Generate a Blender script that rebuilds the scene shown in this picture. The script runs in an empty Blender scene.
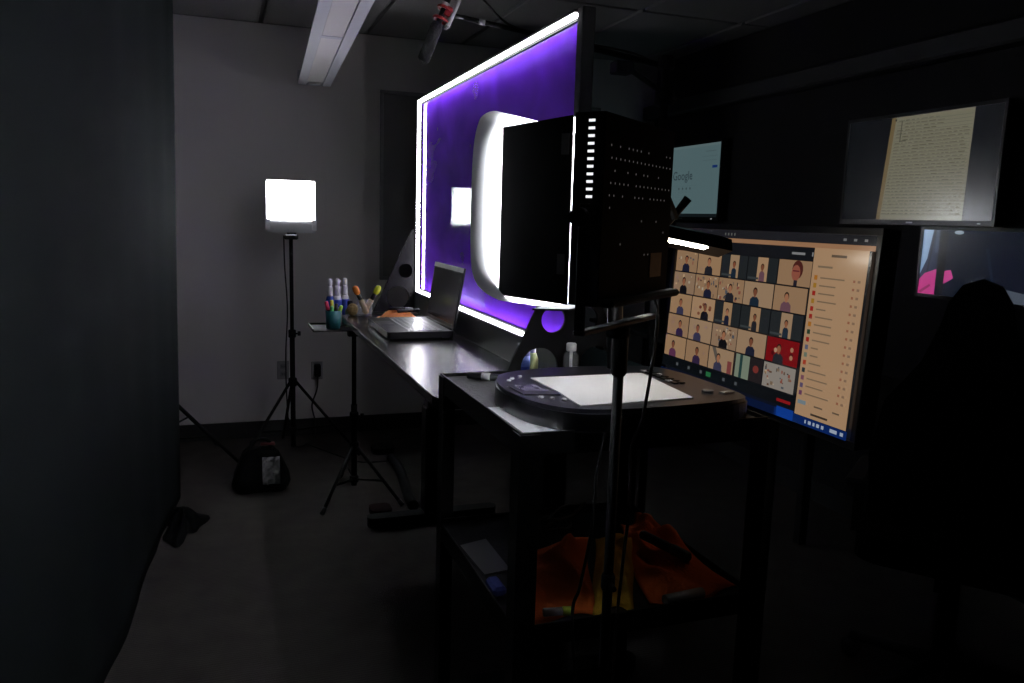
import bpy, math, random
from mathutils import Matrix, Vector
random.seed(7)
S = bpy.context.scene
COL = S.collection
PI = math.pi

# ---------------------------------------------------------------- camera, light, exposure
cam_d = bpy.data.cameras.new('camera'); cam = bpy.data.objects.new('camera', cam_d); COL.objects.link(cam)
cam_d.sensor_width = 36.0; cam_d.lens = 28.0; cam_d.clip_start = .02
RM = ((.94100898, .02382928, -.33754149), (-.33708126, .15337781, -.92889799), (.02963641, .98788026, .1523623))
m = Matrix(RM).to_4x4(); m.translation = (0, 0, 1.4); cam.matrix_world = m
S.camera = cam
w = bpy.data.worlds.new('world'); S.world = w; w.use_nodes = True
w.node_tree.nodes['Background'].inputs[0].default_value = (0, 0, 0, 1)
w.node_tree.nodes['Background'].inputs[1].default_value = 0
S.view_settings.view_transform = 'Standard'; S.view_settings.look = 'None'
S.view_settings.exposure = 0.0; S.view_settings.gamma = 1.0; S.view_settings.use_curve_mapping = False
# radiance of the lamps the room has (each is the emitting face of a lamp built below)
L_PANEL_NEAR = 108.0
L_PANEL_FAR = 26.0
L_STRIP = 35.0
L_DOCLAMP = 54.0
L_SCREEN = .52

# ---------------------------------------------------------------- materials
MATS = {}
def mat(name, col, rough=.5, metal=0., spec=.5, noise=0., nscale=40., bump=0., bscale=120., emit=None, estr=0., alpha=1., trans=0., coat=0.):
    if name in MATS: return MATS[name]
    M = bpy.data.materials.new(name); M.use_nodes = True; MATS[name] = M
    nt = M.node_tree; b = nt.nodes['Principled BSDF']
    b.inputs['Base Color'].default_value = (*col, 1); b.inputs['Roughness'].default_value = rough
    b.inputs['Metallic'].default_value = metal; b.inputs['Specular IOR Level'].default_value = spec
    if coat: b.inputs['Coat Weight'].default_value = coat; b.inputs['Coat Roughness'].default_value = .08
    if trans: b.inputs['Transmission Weight'].default_value = trans
    if alpha < 1: b.inputs['Alpha'].default_value = alpha
    if emit: b.inputs['Emission Color'].default_value = (*emit, 1); b.inputs['Emission Strength'].default_value = estr
    if noise or bump:
        tc = nt.nodes.new('ShaderNodeTexCoord')
    if noise:
        n = nt.nodes.new('ShaderNodeTexNoise'); n.inputs['Scale'].default_value = nscale; n.inputs['Detail'].default_value = 4
        nt.links.new(tc.outputs['Object'], n.inputs['Vector'])
        mx = nt.nodes.new('ShaderNodeMix'); mx.data_type = 'RGBA'
        mx.inputs[6].default_value = (*[c * (1 - noise) for c in col], 1); mx.inputs[7].default_value = (*[min(1, c * (1 + noise)) for c in col], 1)
        nt.links.new(n.outputs['Fac'], mx.inputs[0]); nt.links.new(mx.outputs[2], b.inputs['Base Color'])
    if bump:
        n2 = nt.nodes.new('ShaderNodeTexNoise'); n2.inputs['Scale'].default_value = bscale; n2.inputs['Detail'].default_value = 3
        nt.links.new(tc.outputs['Object'], n2.inputs['Vector'])
        bp = nt.nodes.new('ShaderNodeBump'); bp.inputs['Strength'].default_value = bump; bp.inputs['Distance'].default_value = .01
        nt.links.new(n2.outputs['Fac'], bp.inputs['Height']); nt.links.new(bp.outputs['Normal'], b.inputs['Normal'])
    return M
def emat(name, col, s):
    if name in MATS: return MATS[name]
    M = bpy.data.materials.new(name); M.use_nodes = True; MATS[name] = M
    nt = M.node_tree; nt.nodes.clear()
    e = nt.nodes.new('ShaderNodeEmission'); o = nt.nodes.new('ShaderNodeOutputMaterial')
    e.inputs[0].default_value = (*col, 1); e.inputs[1].default_value = s
    nt.links.new(e.outputs[0], o.inputs[0]); return M
def sheet_mat():
    M = bpy.data.materials.new('diffusion_sheet'); M.use_nodes = True; nt = M.node_tree; nt.nodes.clear()
    d = nt.nodes.new('ShaderNodeBsdfDiffuse'); t = nt.nodes.new('ShaderNodeBsdfTranslucent'); x = nt.nodes.new('ShaderNodeMixShader'); o = nt.nodes.new('ShaderNodeOutputMaterial')
    d.inputs[0].default_value = (.85, .86, .88, 1); t.inputs[0].default_value = (.85, .86, .88, 1); x.inputs[0].default_value = .75
    nt.links.new(d.outputs[0], x.inputs[1]); nt.links.new(t.outputs[0], x.inputs[2]); nt.links.new(x.outputs[0], o.inputs[0]); return M
def pane_mat():
    # thin clear glass with a patchy violet diffuse coat
    M = bpy.data.materials.new('violet_coated_glass'); M.use_nodes = True; nt = M.node_tree; nt.nodes.clear(); N = nt.nodes.new; L = nt.links.new
    tc = N('ShaderNodeTexCoord'); mp = N('ShaderNodeMapping'); mp.inputs['Scale'].default_value = (1, 1.3, 2.2)
    n1 = N('ShaderNodeTexNoise'); n1.inputs['Scale'].default_value = 2.6; n1.inputs['Detail'].default_value = 2; n1.inputs['Distortion'].default_value = .6
    L(tc.outputs['Object'], mp.inputs[0]); L(mp.outputs[0], n1.inputs['Vector'])
    r = N('ShaderNodeMapRange'); r.inputs[1].default_value = .3; r.inputs[2].default_value = .72; r.inputs[3].default_value = .5; r.inputs[4].default_value = .9
    L(n1.outputs['Fac'], r.inputs[0])
    tr = N('ShaderNodeBsdfTransparent'); tr.inputs[0].default_value = (.9, .9, .93, 1)
    df = N('ShaderNodeBsdfDiffuse'); df.inputs[0].default_value = (.24, .045, 1.0, 1)
    mx = N('ShaderNodeMixShader'); L(r.outputs[0], mx.inputs[0]); L(tr.outputs[0], mx.inputs[1]); L(df.outputs[0], mx.inputs[2])
    gl = N('ShaderNodeBsdfGlossy'); gl.inputs['Roughness'].default_value = .006
    fr = N('ShaderNodeFresnel'); fr.inputs[0].default_value = 1.5
    ge = N('ShaderNodeNewGeometry'); inv = N('ShaderNodeMath'); inv.operation = 'SUBTRACT'; inv.inputs[0].default_value = 1
    L(ge.outputs['Backfacing'], inv.inputs[1]); mu = N('ShaderNodeMath'); mu.operation = 'MULTIPLY'; L(fr.outputs[0], mu.inputs[0]); L(inv.outputs[0], mu.inputs[1])
    m2 = N('ShaderNodeMixShader'); L(mu.outputs[0], m2.inputs[0]); L(mx.outputs[0], m2.inputs[1]); L(gl.outputs[0], m2.inputs[2])
    o = N('ShaderNodeOutputMaterial'); L(m2.outputs[0], o.inputs[0]); return M
def screen_mat(strength=1., name='screen'):
    key = name
    if key in MATS: return MATS[key]
    M = bpy.data.materials.new(key); M.use_nodes = True; MATS[key] = M; nt = M.node_tree; b = nt.nodes['Principled BSDF']
    b.inputs['Base Color'].default_value = (.01, .01, .012, 1); b.inputs['Roughness'].default_value = .22; b.inputs['Specular IOR Level'].default_value = .5
    a = nt.nodes.new('ShaderNodeAttribute'); a.attribute_name = 'Col'
    nt.links.new(a.outputs['Color'], b.inputs['Emission Color']); b.inputs['Emission Strength'].default_value = strength
    return M
def carpet_mat():
    M = mat('carpet', (.060, .053, .048), .95, spec=.1, noise=.35, nscale=9, bump=.6, bscale=260)
    nt = M.node_tree; b = nt.nodes['Principled BSDF']
    tc = [n for n in nt.nodes if n.type == 'TEX_COORD'][0]
    wv = nt.nodes.new('ShaderNodeTexWave'); wv.inputs['Scale'].default_value = 26; wv.inputs['Distortion'].default_value = 3; wv.bands_direction = 'Y'
    nt.links.new(tc.outputs['Object'], wv.inputs['Vector'])
    mx = nt.nodes.new('ShaderNodeMix'); mx.data_type = 'RGBA'; mx.blend_type = 'MULTIPLY'; mx.inputs[0].default_value = .35
    src = b.inputs['Base Color'].links[0].from_socket
    nt.links.new(src, mx.inputs[6]); nt.links.new(wv.outputs['Color'], mx.inputs[7]); nt.links.new(mx.outputs[2], b.inputs['Base Color'])
    return M

BLK = mat('black_plastic', (.007, .007, .0075), .5, spec=.3, noise=.2)
BLKM = mat('black_metal', (.010, .010, .011), .38, metal=0., spec=.5, noise=.25, nscale=25)
BLKMATTE = mat('black_matte', (.004, .004, .0045), .8, spec=.2, noise=.2)
STAND = mat('stand_black', (.003, .003, .003), .6, spec=.15, noise=.2)
WHITE = mat('white_plastic', (.75, .75, .77), .4, noise=.03)
PAPER = mat('paper', (.82, .82, .84), .8, spec=.2, noise=.02)
GREY = mat('grey_plastic', (.25, .25, .26), .5, noise=.1)
ALU = mat('aluminium', (.6, .6, .62), .35, metal=1., noise=.1)
CHROME = mat('chrome', (.8, .8, .82), .12, metal=1., noise=.03)
ORANGE = mat('orange_cloth', (.85, .17, .035), .9, spec=.15, noise=.15, nscale=14, bump=.3, bscale=200)
YELLOW = mat('yellow_cloth', (.62, .36, .04), .9, spec=.15, noise=.15, nscale=14, bump=.3, bscale=200)
BLUE = mat('blue_label', (.04, .08, .42), .4, noise=.2)
TEAL = mat('teal_plastic', (.02, .16, .17), .45, noise=.1)
SHEET = sheet_mat(); PANE = pane_mat()
CLEAR = mat('clear_plastic', (.6, .63, .65), .06, alpha=.16, noise=.02)
BLUELIQ = mat('blue_translucent', (.03, .06, .30), .15, alpha=.85, noise=.1)
RED = mat('red_plastic', (.30, .02, .018), .4, noise=.1)
CORDM = mat('cord_rubber', (.01, .01, .01), .6, noise=.2)

# ---------------------------------------------------------------- mesh helpers
class MB:
    def __init__(s): s.v = []; s.f = []; s.sm = []
    def add(s, vs, fs, smooth=False):
        o = len(s.v); s.v += [tuple(v) for v in vs]; s.f += [tuple(i + o for i in f) for f in fs]; s.sm += [smooth] * len(fs); return s
    def box(s, x0, x1, y0, y1, z0, z1, b=0., rot=None, at=None):
        if b <= 0:
            vs = [(x, y, z) for z in (z0, z1) for y in (y0, y1) for x in (x0, x1)]
            fs = [(0, 2, 3, 1), (4, 5, 7, 6), (0, 1, 5, 4), (2, 6, 7, 3), (0, 4, 6, 2), (1, 3, 7, 5)]
        else:
            vs = []; idx = {}
            for zi, (z, sz) in enumerate(((z0, 1), (z1, -1))):
                for yi, (y, sy) in enumerate(((y0, 1), (y1, -1))):
                    for xi, (x, sx) in enumerate(((x0, 1), (x1, -1))):
                        idx[xi, yi, zi] = len(vs)
                        vs += [(x, y + sy * b, z + sz * b), (x + sx * b, y, z + sz * b), (x + sx * b, y + sy * b, z)]
            fs = []
            for a in range(3):
                o1, o2 = (a + 1) % 3, (a + 2) % 3
                for e in (0, 1):
                    q = []
                    for (i, j) in ((0, 0), (1, 0), (1, 1), (0, 1)):
                        k = [0, 0, 0]; k[a] = e; k[o1] = i; k[o2] = j; q.append(idx[tuple(k)] + a)
                    fs.append(tuple(q if e else q[::-1]))
                for (i, j) in ((0, 0), (1, 0), (0, 1), (1, 1)):   # edges parallel to axis a
                    k0 = [0, 0, 0]; k0[o1] = i; k0[o2] = j; k1 = list(k0); k1[a] = 1
                    A, B = idx[tuple(k0)], idx[tuple(k1)]
                    fs.append((A + o1, B + o1, B + o2, A + o2))
            for k in idx: fs.append((idx[k], idx[k] + 1, idx[k] + 2))
        if rot is not None or at is not None:
            Mx = (Matrix.Translation(at) if at is not None else Matrix()) @ (rot if rot is not None else Matrix())
            vs = [Mx @ Vector(v) for v in vs]
        return s.add(vs, fs)
    def ring(s, c, t, r, n, ref=None):
        t = Vector(t).normalized(); a = Vector(ref) if ref is not None else (Vector((0, 0, 1)) if abs(t.z) < .9 else Vector((1, 0, 0)))
        u = t.cross(a).normalized(); v = t.cross(u).normalized()
        return [Vector(c) + (u * math.cos(2 * PI * i / n) + v * math.sin(2 * PI * i / n)) * r for i in range(n)]
    def tube(s, pts, r, n=8, cap=True):
        pts = [Vector(p) for p in pts]; rs = r if isinstance(r, (list, tuple)) else [r] * len(pts)
        vs = []; fs = []; ref = None
        for i, p in enumerate(pts):
            t = pts[min(i + 1, len(pts) - 1)] - pts[max(i - 1, 0)]
            if ref is None:
                tt = t.normalized(); ref = Vector((0, 0, 1)) if abs(tt.z) < .9 else Vector((1, 0, 0))
            tt = t.normalized(); u = tt.cross(ref)
            if u.length < .05: u = tt.cross(Vector((.3, 1, .2)))
            u.normalize(); v = tt.cross(u).normalized()
            vs += [p + (u * math.cos(2 * PI * k / n) + v * math.sin(2 * PI * k / n)) * rs[i] for k in range(n)]
        for i in range(len(pts) - 1):
            for k in range(n):
                fs.append((i * n + k, i * n + (k + 1) % n, (i + 1) * n + (k + 1) % n, (i + 1) * n + k))
        s.add(vs, fs, True)
        if cap:
            o = len(s.v) - len(vs); s.f += [tuple(o + k for k in range(n)), tuple(o + (len(pts) - 1) * n + n - 1 - k for k in range(n))]; s.sm += [False, False]
        return s
    def lathe(s, prof, n=20, at=(0, 0, 0), rot=None, smooth=True):
        vs = []; fs = []
        for (r, z) in prof: vs += [Vector((r * math.cos(2 * PI * k / n), r * math.sin(2 * PI * k / n), z)) for k in range(n)]
        for i in range(len(prof) - 1):
            for k in range(n): fs.append((i * n + k, i * n + (k + 1) % n, (i + 1) * n + (k + 1) % n, (i + 1) * n + k))
        fs += [tuple(range(n))[::-1], tuple((len(prof) - 1) * n + k for k in range(n))]
        Mx = Matrix.Translation(at) @ (rot if rot is not None else Matrix())
        vs = [Mx @ v for v in vs]; o = len(s.v)
        s.v += [tuple(v) for v in vs]; s.f += [tuple(i + o for i in f) for f in fs]; s.sm += [smooth] * (len(fs) - 2) + [False] * 2
        return s
    def prism(s, pts, z0, z1, Mx=None):
        n = len(pts); vs = [Vector((x, y, z0)) for x, y in pts] + [Vector((x, y, z1)) for x, y in pts]
        if Mx is not None: vs = [Mx @ v for v in vs]
        fs = [tuple(range(n))[::-1], tuple(range(n, 2 * n))] + [(i, (i + 1) % n, (i + 1) % n + n, i + n) for i in range(n)]
        return s.add(vs, fs)
    def sphere(s, c, r, n=12, m=8):
        r = r if isinstance(r, (tuple, list)) else (r, r, r)
        vs = [Vector(c) + Vector((r[0] * math.sin(PI * i / m) * math.cos(2 * PI * k / n), r[1] * math.sin(PI * i / m) * math.sin(2 * PI * k / n), r[2] * math.cos(PI * i / m))) for i in range(1, m) for k in range(n)]
        fs = [((i) * n + k, (i) * n + (k + 1) % n, (i + 1) * n + (k + 1) % n, (i + 1) * n + k) for i in range(m - 2) for k in range(n)]
        top = len(vs); vs += [Vector(c) + Vector((0, 0, r[2])), Vector(c) - Vector((0, 0, r[2]))]
        fs += [(top, (k + 1) % n, k) for k in range(n)] + [(top + 1, (m - 2) * n + k, (m - 2) * n + (k + 1) % n) for k in range(n)]
        return s.add(vs, fs, True)
    def build(s, name, material, parent=None, world=False, fix=True):
        me = bpy.data.meshes.new(name); off = Vector((0, 0, 0))
        if world and parent is not None:
            r = parent
            while r.parent: r = r.parent
            off = Vector(r.location)
        me.from_pydata([tuple(Vector(v) - off) for v in s.v], [], s.f); me.polygons.foreach_set('use_smooth', s.sm)
        if fix:
            import bmesh
            bm = bmesh.new(); bm.from_mesh(me); bmesh.ops.recalc_face_normals(bm, faces=bm.faces); bm.to_mesh(me); bm.free()
        me.materials.append(material); me.update()
        o = bpy.data.objects.new(name, me); COL.objects.link(o)
        if parent is not None: o.parent = parent
        return o
def tag(o, label=None, cat=None, group=None, kind=None):
    if label: o['label'] = label
    if cat: o['category'] = cat
    if group: o['group'] = group
    if kind: o['kind'] = kind
    return o
def thing(name, label, cat, loc=(0, 0, 0), rz=0., group=None):
    o = bpy.data.objects.new(name, None); COL.objects.link(o); o.empty_display_size = .05
    o.location = loc; o.rotation_euler = (0, 0, rz); return tag(o, label, cat, group)
def struct(name, mb, m, parent=None):
    o = mb.build(name, m, parent)
    if parent is None: o['kind'] = 'structure'
    return o
def rrect(x0, x1, y0, y1, r, n=6):
    p = []
    for cx, cy, a in ((x1 - r, y1 - r, 0), (x0 + r, y1 - r, 90), (x0 + r, y0 + r, 180), (x1 - r, y0 + r, 270)):
        p += [(cx + r * math.cos(math.radians(a + 90 * i / n)), cy + r * math.sin(math.radians(a + 90 * i / n))) for i in range(n + 1)]
    return p
def spline(pts, n=8):
    P = [Vector(p) for p in pts]; P = [P[0]] + P + [P[-1]]; out = []
    for i in range(1, len(P) - 2):
        a, b, c, d = P[i - 1:i + 3]
        for k in range(n):
            t = k / n; out.append(.5 * ((2 * b) + (c - a) * t + (2 * a - 5 * b + 4 * c - d) * t * t + (3 * b - a - 3 * c + d) * t ** 3))
    out.append(P[-2]); return out
def grid(fn, nu, nv):
    vs = [fn(i / nu, j / nv) for j in range(nv + 1) for i in range(nu + 1)]
    fs = [(j * (nu + 1) + i, j * (nu + 1) + i + 1, (j + 1) * (nu + 1) + i + 1, (j + 1) * (nu + 1) + i) for j in range(nv) for i in range(nu)]
    return vs, fs
def holed_plate(name, outer, holes, depth, m, parent, Mx):
    cu = bpy.data.curves.new('outline', 'CURVE'); cu.dimensions = '2D'; cu.fill_mode = 'BOTH'; cu.extrude = depth / 2
    for ring in [outer] + [[(hx + hr * math.cos(2 * PI * k / 28), hy + hr * math.sin(2 * PI * k / 28)) for k in range(28)] for hx, hy, hr in holes]:
        sp = cu.splines.new('POLY'); sp.points.add(len(ring) - 1)
        for p, q in zip(sp.points, ring): p.co = (*q, 0, 1)
        sp.use_cyclic_u = True
    ob = bpy.data.objects.new('outline', cu); COL.objects.link(ob); bpy.context.view_layer.update()
    me = bpy.data.meshes.new_from_object(ob.evaluated_get(bpy.context.evaluated_depsgraph_get()))
    bpy.data.objects.remove(ob); bpy.data.curves.remove(cu)
    me.transform(Mx); me.name = name; me.materials.clear(); me.materials.append(m)
    o = bpy.data.objects.new(name, me); COL.objects.link(o)
    if parent is not None: o.parent = parent
    return o
def text_tris(txt, size):
    cu = bpy.data.curves.new('lettering', 'FONT'); cu.body = txt; cu.size = size; cu.resolution_u = 2
    ob = bpy.data.objects.new('lettering', cu); COL.objects.link(ob); bpy.context.view_layer.update()
    me = bpy.data.meshes.new_from_object(ob.evaluated_get(bpy.context.evaluated_depsgraph_get()))
    r = ([tuple(v.co) for v in me.vertices], [tuple(p.vertices) for p in me.polygons])
    bpy.data.objects.remove(ob); bpy.data.curves.remove(cu); bpy.data.meshes.remove(me); return r
class Scr:
    """flat picture on a display: u right 0..1, v down 0..1, each shape a hair above the last"""
    def __init__(s, W, H): s.W, s.H = W, H; s.v = []; s.f = []; s.c = []; s.k = 0
    def pt(s, u, v): return ((u - .5) * s.W, -.00004 * s.k, (.5 - v) * s.H)
    def poly(s, pts, col):
        o = len(s.v); s.k += 1
        s.v += [s.pt(*p) for p in pts]; s.f.append(tuple(range(o, o + len(pts)))); s.c.append(col)
    def rect(s, u0, v0, u1, v1, col): s.poly([(u0, v0), (u0, v1), (u1, v1), (u1, v0)], col)
    def ell(s, u, v, ru, rv, col, n=14): s.poly([(u + ru * math.cos(2 * PI * i / n), v - rv * math.sin(2 * PI * i / n)) for i in range(n)], col)
    def text(s, t, u, v, size, col):
        vs, fs = text_tris(t, size); s.k += 1
        for f in fs:
            o = len(s.v); s.v += [s.pt(u + vs[i][0] / s.W, v - vs[i][1] / s.H) for i in f]; s.f.append(tuple(range(o, o + len(f)))); s.c.append(col)
    def build(s, name, parent, strength=1., mname='screen', Mx=None):
        me = bpy.data.meshes.new(name); vs = s.v if Mx is None else [tuple(Mx @ Vector(v)) for v in s.v]
        me.from_pydata(vs, [], s.f)
        a = me.color_attributes.new('Col', 'FLOAT_COLOR', 'CORNER'); i = 0
        for f, c in zip(s.f, s.c):
            for _ in f: a.data[i].color = (*c, 1); i += 1
        me.materials.append(screen_mat(strength, mname)); o = bpy.data.objects.new(name, me); COL.objects.link(o); o.parent = parent; return o
def hexc(h): # sRGB hex -> linear
    return tuple(((int(h[i:i + 2], 16) / 255 + .055) / 1.055) ** 2.4 if int(h[i:i + 2], 16) > 10 else int(h[i:i + 2], 16) / 255 / 12.92 for i in (0, 2, 4))
def cable(name, pts, r, label, m=CORDM, n=8, cat='cable', group=None):
    o = MB().tube(spline(pts, 8), r, n).build(name, m); return tag(o, label, cat, group)

# ---------------------------------------------------------------- the room
XL, XR, YB, YF, ZC = -1.6, 2.86, 5.08, -1.6, 2.48
wallm = mat('grey_wall_paint', (.87, .84, .82), .85, spec=.2, noise=.04, nscale=3, bump=.08, bscale=180)
darkwall = mat('shaded_wall_paint', (.02, .019, .02), .9, spec=.15, noise=.1, nscale=4, bump=.08, bscale=150)  # wall colour darkened so the unlit right side stays black
struct('floor', MB().box(XL - .1, XR + .1, YF - .1, YB + .1, -.1, 0), carpet_mat())
struct('wall_back', MB().box(XL - .1, XR + .1, YB, YB + .1, 0, ZC), wallm)
struct('wall_right', MB().box(XR, XR + .1, YF, YB, 0, ZC), darkwall)
struct('wall_left', MB().box(XL - .1, XL, YF, YB, 0, ZC), darkwall)
struct('wall_front', MB().box(XL - .1, XR + .1, YF - .1, YF, 0, ZC), darkwall)
ceilm = mat('ceiling_tile_fibre', (.30, .29, .29), .95, spec=.1, noise=.08, nscale=60, bump=.3, bscale=90)
gridm = mat('ceiling_grid_paint', (.16, .16, .16), .6, noise=.05)
ceil = struct('ceiling', MB().box(XL - .1, XR + .1, YF - .1, YB + .1, ZC + .02, ZC + .12), gridm)
tile_me = None
for i in range(8):
    for j in range(6):
        x0 = XL + i * .61; y0 = YB - (j + 1) * 1.22
        x1 = min(x0 + .61, XR)
        if x1 - x0 < .1: continue
        if tile_me is None or x1 - x0 < .6:
            t = MB().box(.012, x1 - x0 - .012, .012, 1.208, -.012, .012, .004).build('ceiling_tile', ceilm, ceil)
            if x1 - x0 > .6: tile_me = t.data
        else:
            t = bpy.data.objects.new('ceiling_tile', tile_me); COL.objects.link(t); t.parent = ceil
        t.location = (x0, y0, ZC + .012)
struct('trim_1', MB().box(XR - .10, XR, YF, YB, 2.10, 2.19, .01), mat('rail_paint', (.025, .025, .028), .6, noise=.08))
basem = mat('black_vinyl_base', (.012, .012, .013), .6, noise=.2)
struct('baseboard_back', MB().box(XL, XR, YB - .012, YB, 0, .105, .003), basem)
struct('baseboard_right', MB().box(XR - .012, XR, YF, YB - .012, 0, .105, .003), basem)

# ---------------------------------------------------------------- black backdrop curtain at the left
curtm = mat('black_backdrop_cloth', (.0092, .0115, .0118), .95, spec=.05, noise=.2, nscale=6, bump=.2, bscale=400)
def curtx(y):
    pts = [(-.6, -.62), (.6, -.55), (1.6, -.46), (2.47, -.385), (3.0, -.325), (3.43, -.28), (3.8, -.25), (4.05, -.225)]
    for (a, xa), (b, xb) in zip(pts, pts[1:]):
        if y <= b: t = (y - a) / (b - a); t = t * t * (3 - 2 * t) * .3 + t * .7; return xa + (xb - xa) * t
    return pts[-1][1]
def cfn(u, v):
    y = -.6 + 4.65 * u; z = .004 + 2.42 * v
    x = curtx(y) + .012 * max(0, (y - 2.6) / 1.4) * (v - .8) + .006 * math.sin(y * 5 + math.sin(z * 1.3)) + .002 * math.sin(y * 17 + z) + (.028 * v if y > 3.5 else .028 * v * max(0, (y - 2) / 1.5))
    if v < .1: x += (.1 - v) * .5 * max(0, math.sin(y * 3.1)) * .5
    return (x, y + .012 * math.sin(z * 5) * (u > .97), z)
tag(MB().add(*grid(cfn, 150, 40), smooth=True).build('backdrop_curtain', curtm), 'tall black cloth backdrop curtain hanging along the left side', 'curtain')
o = bpy.data.objects['backdrop_curtain']; sm = o.modifiers.new('thick', 'SOLIDIFY'); sm.thickness = .004; sm.offset = 1
tag(MB().tube([(curtx(4.05) + .02, 4.06, 2.435), (curtx(2.47) - .01, 2.47, 2.435), (curtx(.6), .6, 2.435), (-.62, -.6, 2.435)], .016, 10).build('curtain_rail', BLKM), 'black rail along the ceiling that carries the backdrop curtain', 'rail')
def heap(u, v):
    a = 2 * PI * u; r = v
    rr = r * (1 + .28 * math.sin(3 * a + 1) + .14 * math.sin(7 * a))
    h = .055 * (1 - r ** 1.6) * (1 + .5 * math.sin(5 * a + 4 * r)) + .006
    return (-.205 + .085 * rr * math.cos(a), 3.68 + .20 * rr * math.sin(a), max(.003, h))
tag(MB().add(*grid(heap, 40, 8), smooth=True).build('cloth_heap', mat('black_heap_cloth', (.004, .004, .0042), .95, spec=.05, noise=.2)), 'small crumpled heap of black cloth on the carpet by the curtain hem', 'cloth')

# ---------------------------------------------------------------- on the back wall
t = thing('wall_board', 'shade-darkened framed board mounted on the back wall behind the lightboard', 'board', (.93, YB - .001, .99))
MB().box(.02, 1.48, -.014, -.001, .02, 1.15).build('panel', mat('shaded_board_face', (.12, .115, .12), .5, noise=.05), t)  # shade put into the colour: the board hangs unlit
for nm, a in (('frame_rail', (0, 1.5, -.022, -.001, 0, .022)), ('frame_rail', (0, 1.5, -.022, -.001, 1.148, 1.17)), ('frame_stile', (0, .02, -.022, -.001, .022, 1.148)), ('frame_stile', (1.48, 1.5, -.022, -.001, .022, 1.148))):
    MB().box(*a, .002).build(nm, mat('board_frame', (.17, .17, .18), .4, noise=.05), t)
def outlet(x, z, label, plug):
    t = thing('wall_outlet', label, 'outlet', (x, YB - .001, z))
    pm = mat('outlet_plate', (.42, .41, .40), .5, noise=.04)
    MB().box(-.036, .036, -.006, 0, -.058, .058, .003).build('cover_plate', pm, t)
    for dz in (-.024, .024):
        so = MB().box(-.017, .017, -.009, -.005, dz - .015, dz + .015, .003).build('socket', mat('outlet_socket', (.3, .3, .3), .5, noise=.04), t)
        for dx in (-.006, .006): MB().box(dx - .0015, dx + .0015, -.0095, -.0088, dz - .006, dz + .006).build('slot', BLKMATTE, so)
    if plug:
        k = MB().box(x - .02, x + .02, YB - .05, YB - .0105, z - .035, z + .045, .006).build('power_plug', BLK)
        tag(k, 'black power plug pushed into the right hand wall outlet', 'plug')
outlet(.537, .415, 'pale wall outlet with a black plug, right one of two', True)
outlet(.329, .423, 'plain pale wall outlet behind the far light stand', False)
cable('mains_cable', [(.537, YB - .04, .385), (.53, YB - .05, .30), (.50, YB - .045, .2), (.515, YB - .06, .1), (.50, YB - .12, .008), (.44, YB - .25, .008)], .005, 'black cord dropping from the wall plug to the carpet')

# ---------------------------------------------------------------- pendant ceiling light
ang = math.atan2(-.093, 1.93)
t = thing('pendant_light', 'long white linear pendant light, switched off, hanging under the ceiling', 'ceiling light', (.4945, 4.71, 2.10), -ang + 0)
t.rotation_euler = (0, 0, .0) ; t.rotation_euler[2] = math.atan2(.093, 1.93) * -1 + 0
# local -y runs towards the camera
pm = mat('pendant_housing', (.62, .63, .66), .45, noise=.03); lm = mat('pendant_lens', (.80, .78, .75), .5, noise=.02)
LEN = 4.2
MB().box(-.088, -.044, -LEN, 0, 0, .012).build('side_flange', pm, t)
MB().box(.044, .088, -LEN, 0, 0, .012).build('side_flange', pm, t)
hb = MB(); hb.prism([(-.088, .012), (.088, .012), (.06, .075), (-.06, .075)], 0, LEN, Matrix(((1, 0, 0, 0), (0, 0, -1, 0), (0, 1, 0, 0), (0, 0, 0, 1)))); hb.build('housing', pm, t)
MB().box(-.09, .09, 0, .006, -.001, .077, .002).build('end_cap', pm, t)
yy = -.10
while yy > -LEN:
    l1 = max(yy - 1.16, -LEN)
    MB().box(-.043, .043, l1, yy, .004, .0115, .002).build('lens_panel', lm, t); yy = l1 - .04
    if yy > -LEN: MB().box(-.043, .043, yy, yy + .04, .002, .0115).build('lens_joint', pm, t)
MB().box(-.03, .03, -.075, -.03, .001, .0115).build('end_badge', lm, t)
for y in (-.5, -2.6):
    MB().tube([(0, y, .075), (0, y, ZC - 2.1)], .0025, 6).build('hanging_wire', ALU, t)

# ---------------------------------------------------------------- desk and lightboard
DZ = .95
t = thing('standing_desk', 'black standing desk with a satin top carrying the lightboard', 'desk', (.87, 2.75, 0))
deskm = mat('black_satin_desktop', (.005, .0048, .0048), .27, spec=.36, noise=.25, nscale=50, bump=.05, bscale=300)
MB().prism(rrect(.49, 1.25, 1.875, 3.62, .05), DZ - .026, DZ).build('desktop', deskm, t, world=True)
MB().prism(rrect(.4885, 1.2515, 1.8735, 3.6215, .0515), DZ - .022, DZ - .004).build('edge_band', mat('desk_edge_band', (.05, .05, .052), .25, noise=.1), t, world=True)
for y in (2.06, 3.44):
    MB().box(.835, .925, y - .045, y + .045, .05, .55, .006).build('leg_column', BLKM, t, world=True)
    MB().box(.845, .915, y - .035, y + .035, .55, DZ - .03, .004).build('leg_inner_column', BLKM, t, world=True)
    MB().prism(rrect(.58, 1.19, y - .035, y + .035, .03), .008, .05).build('foot', BLKMATTE, t, world=True)
    MB().box(.56, 1.18, y - .03, y + .03, DZ - .06, DZ - .026).build('support_bracket', BLKM, t, world=True)
    for x in (.62, 1.15): MB().lathe([(.02, 0), (.02, .009)], 12, (x, y, 0)).build('foot_pad', BLK, t, world=True)
MB().box(.86, .90, 2.09, 3.41, DZ - .06, DZ - .03).build('crossbar', BLKM, t, world=True)

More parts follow.
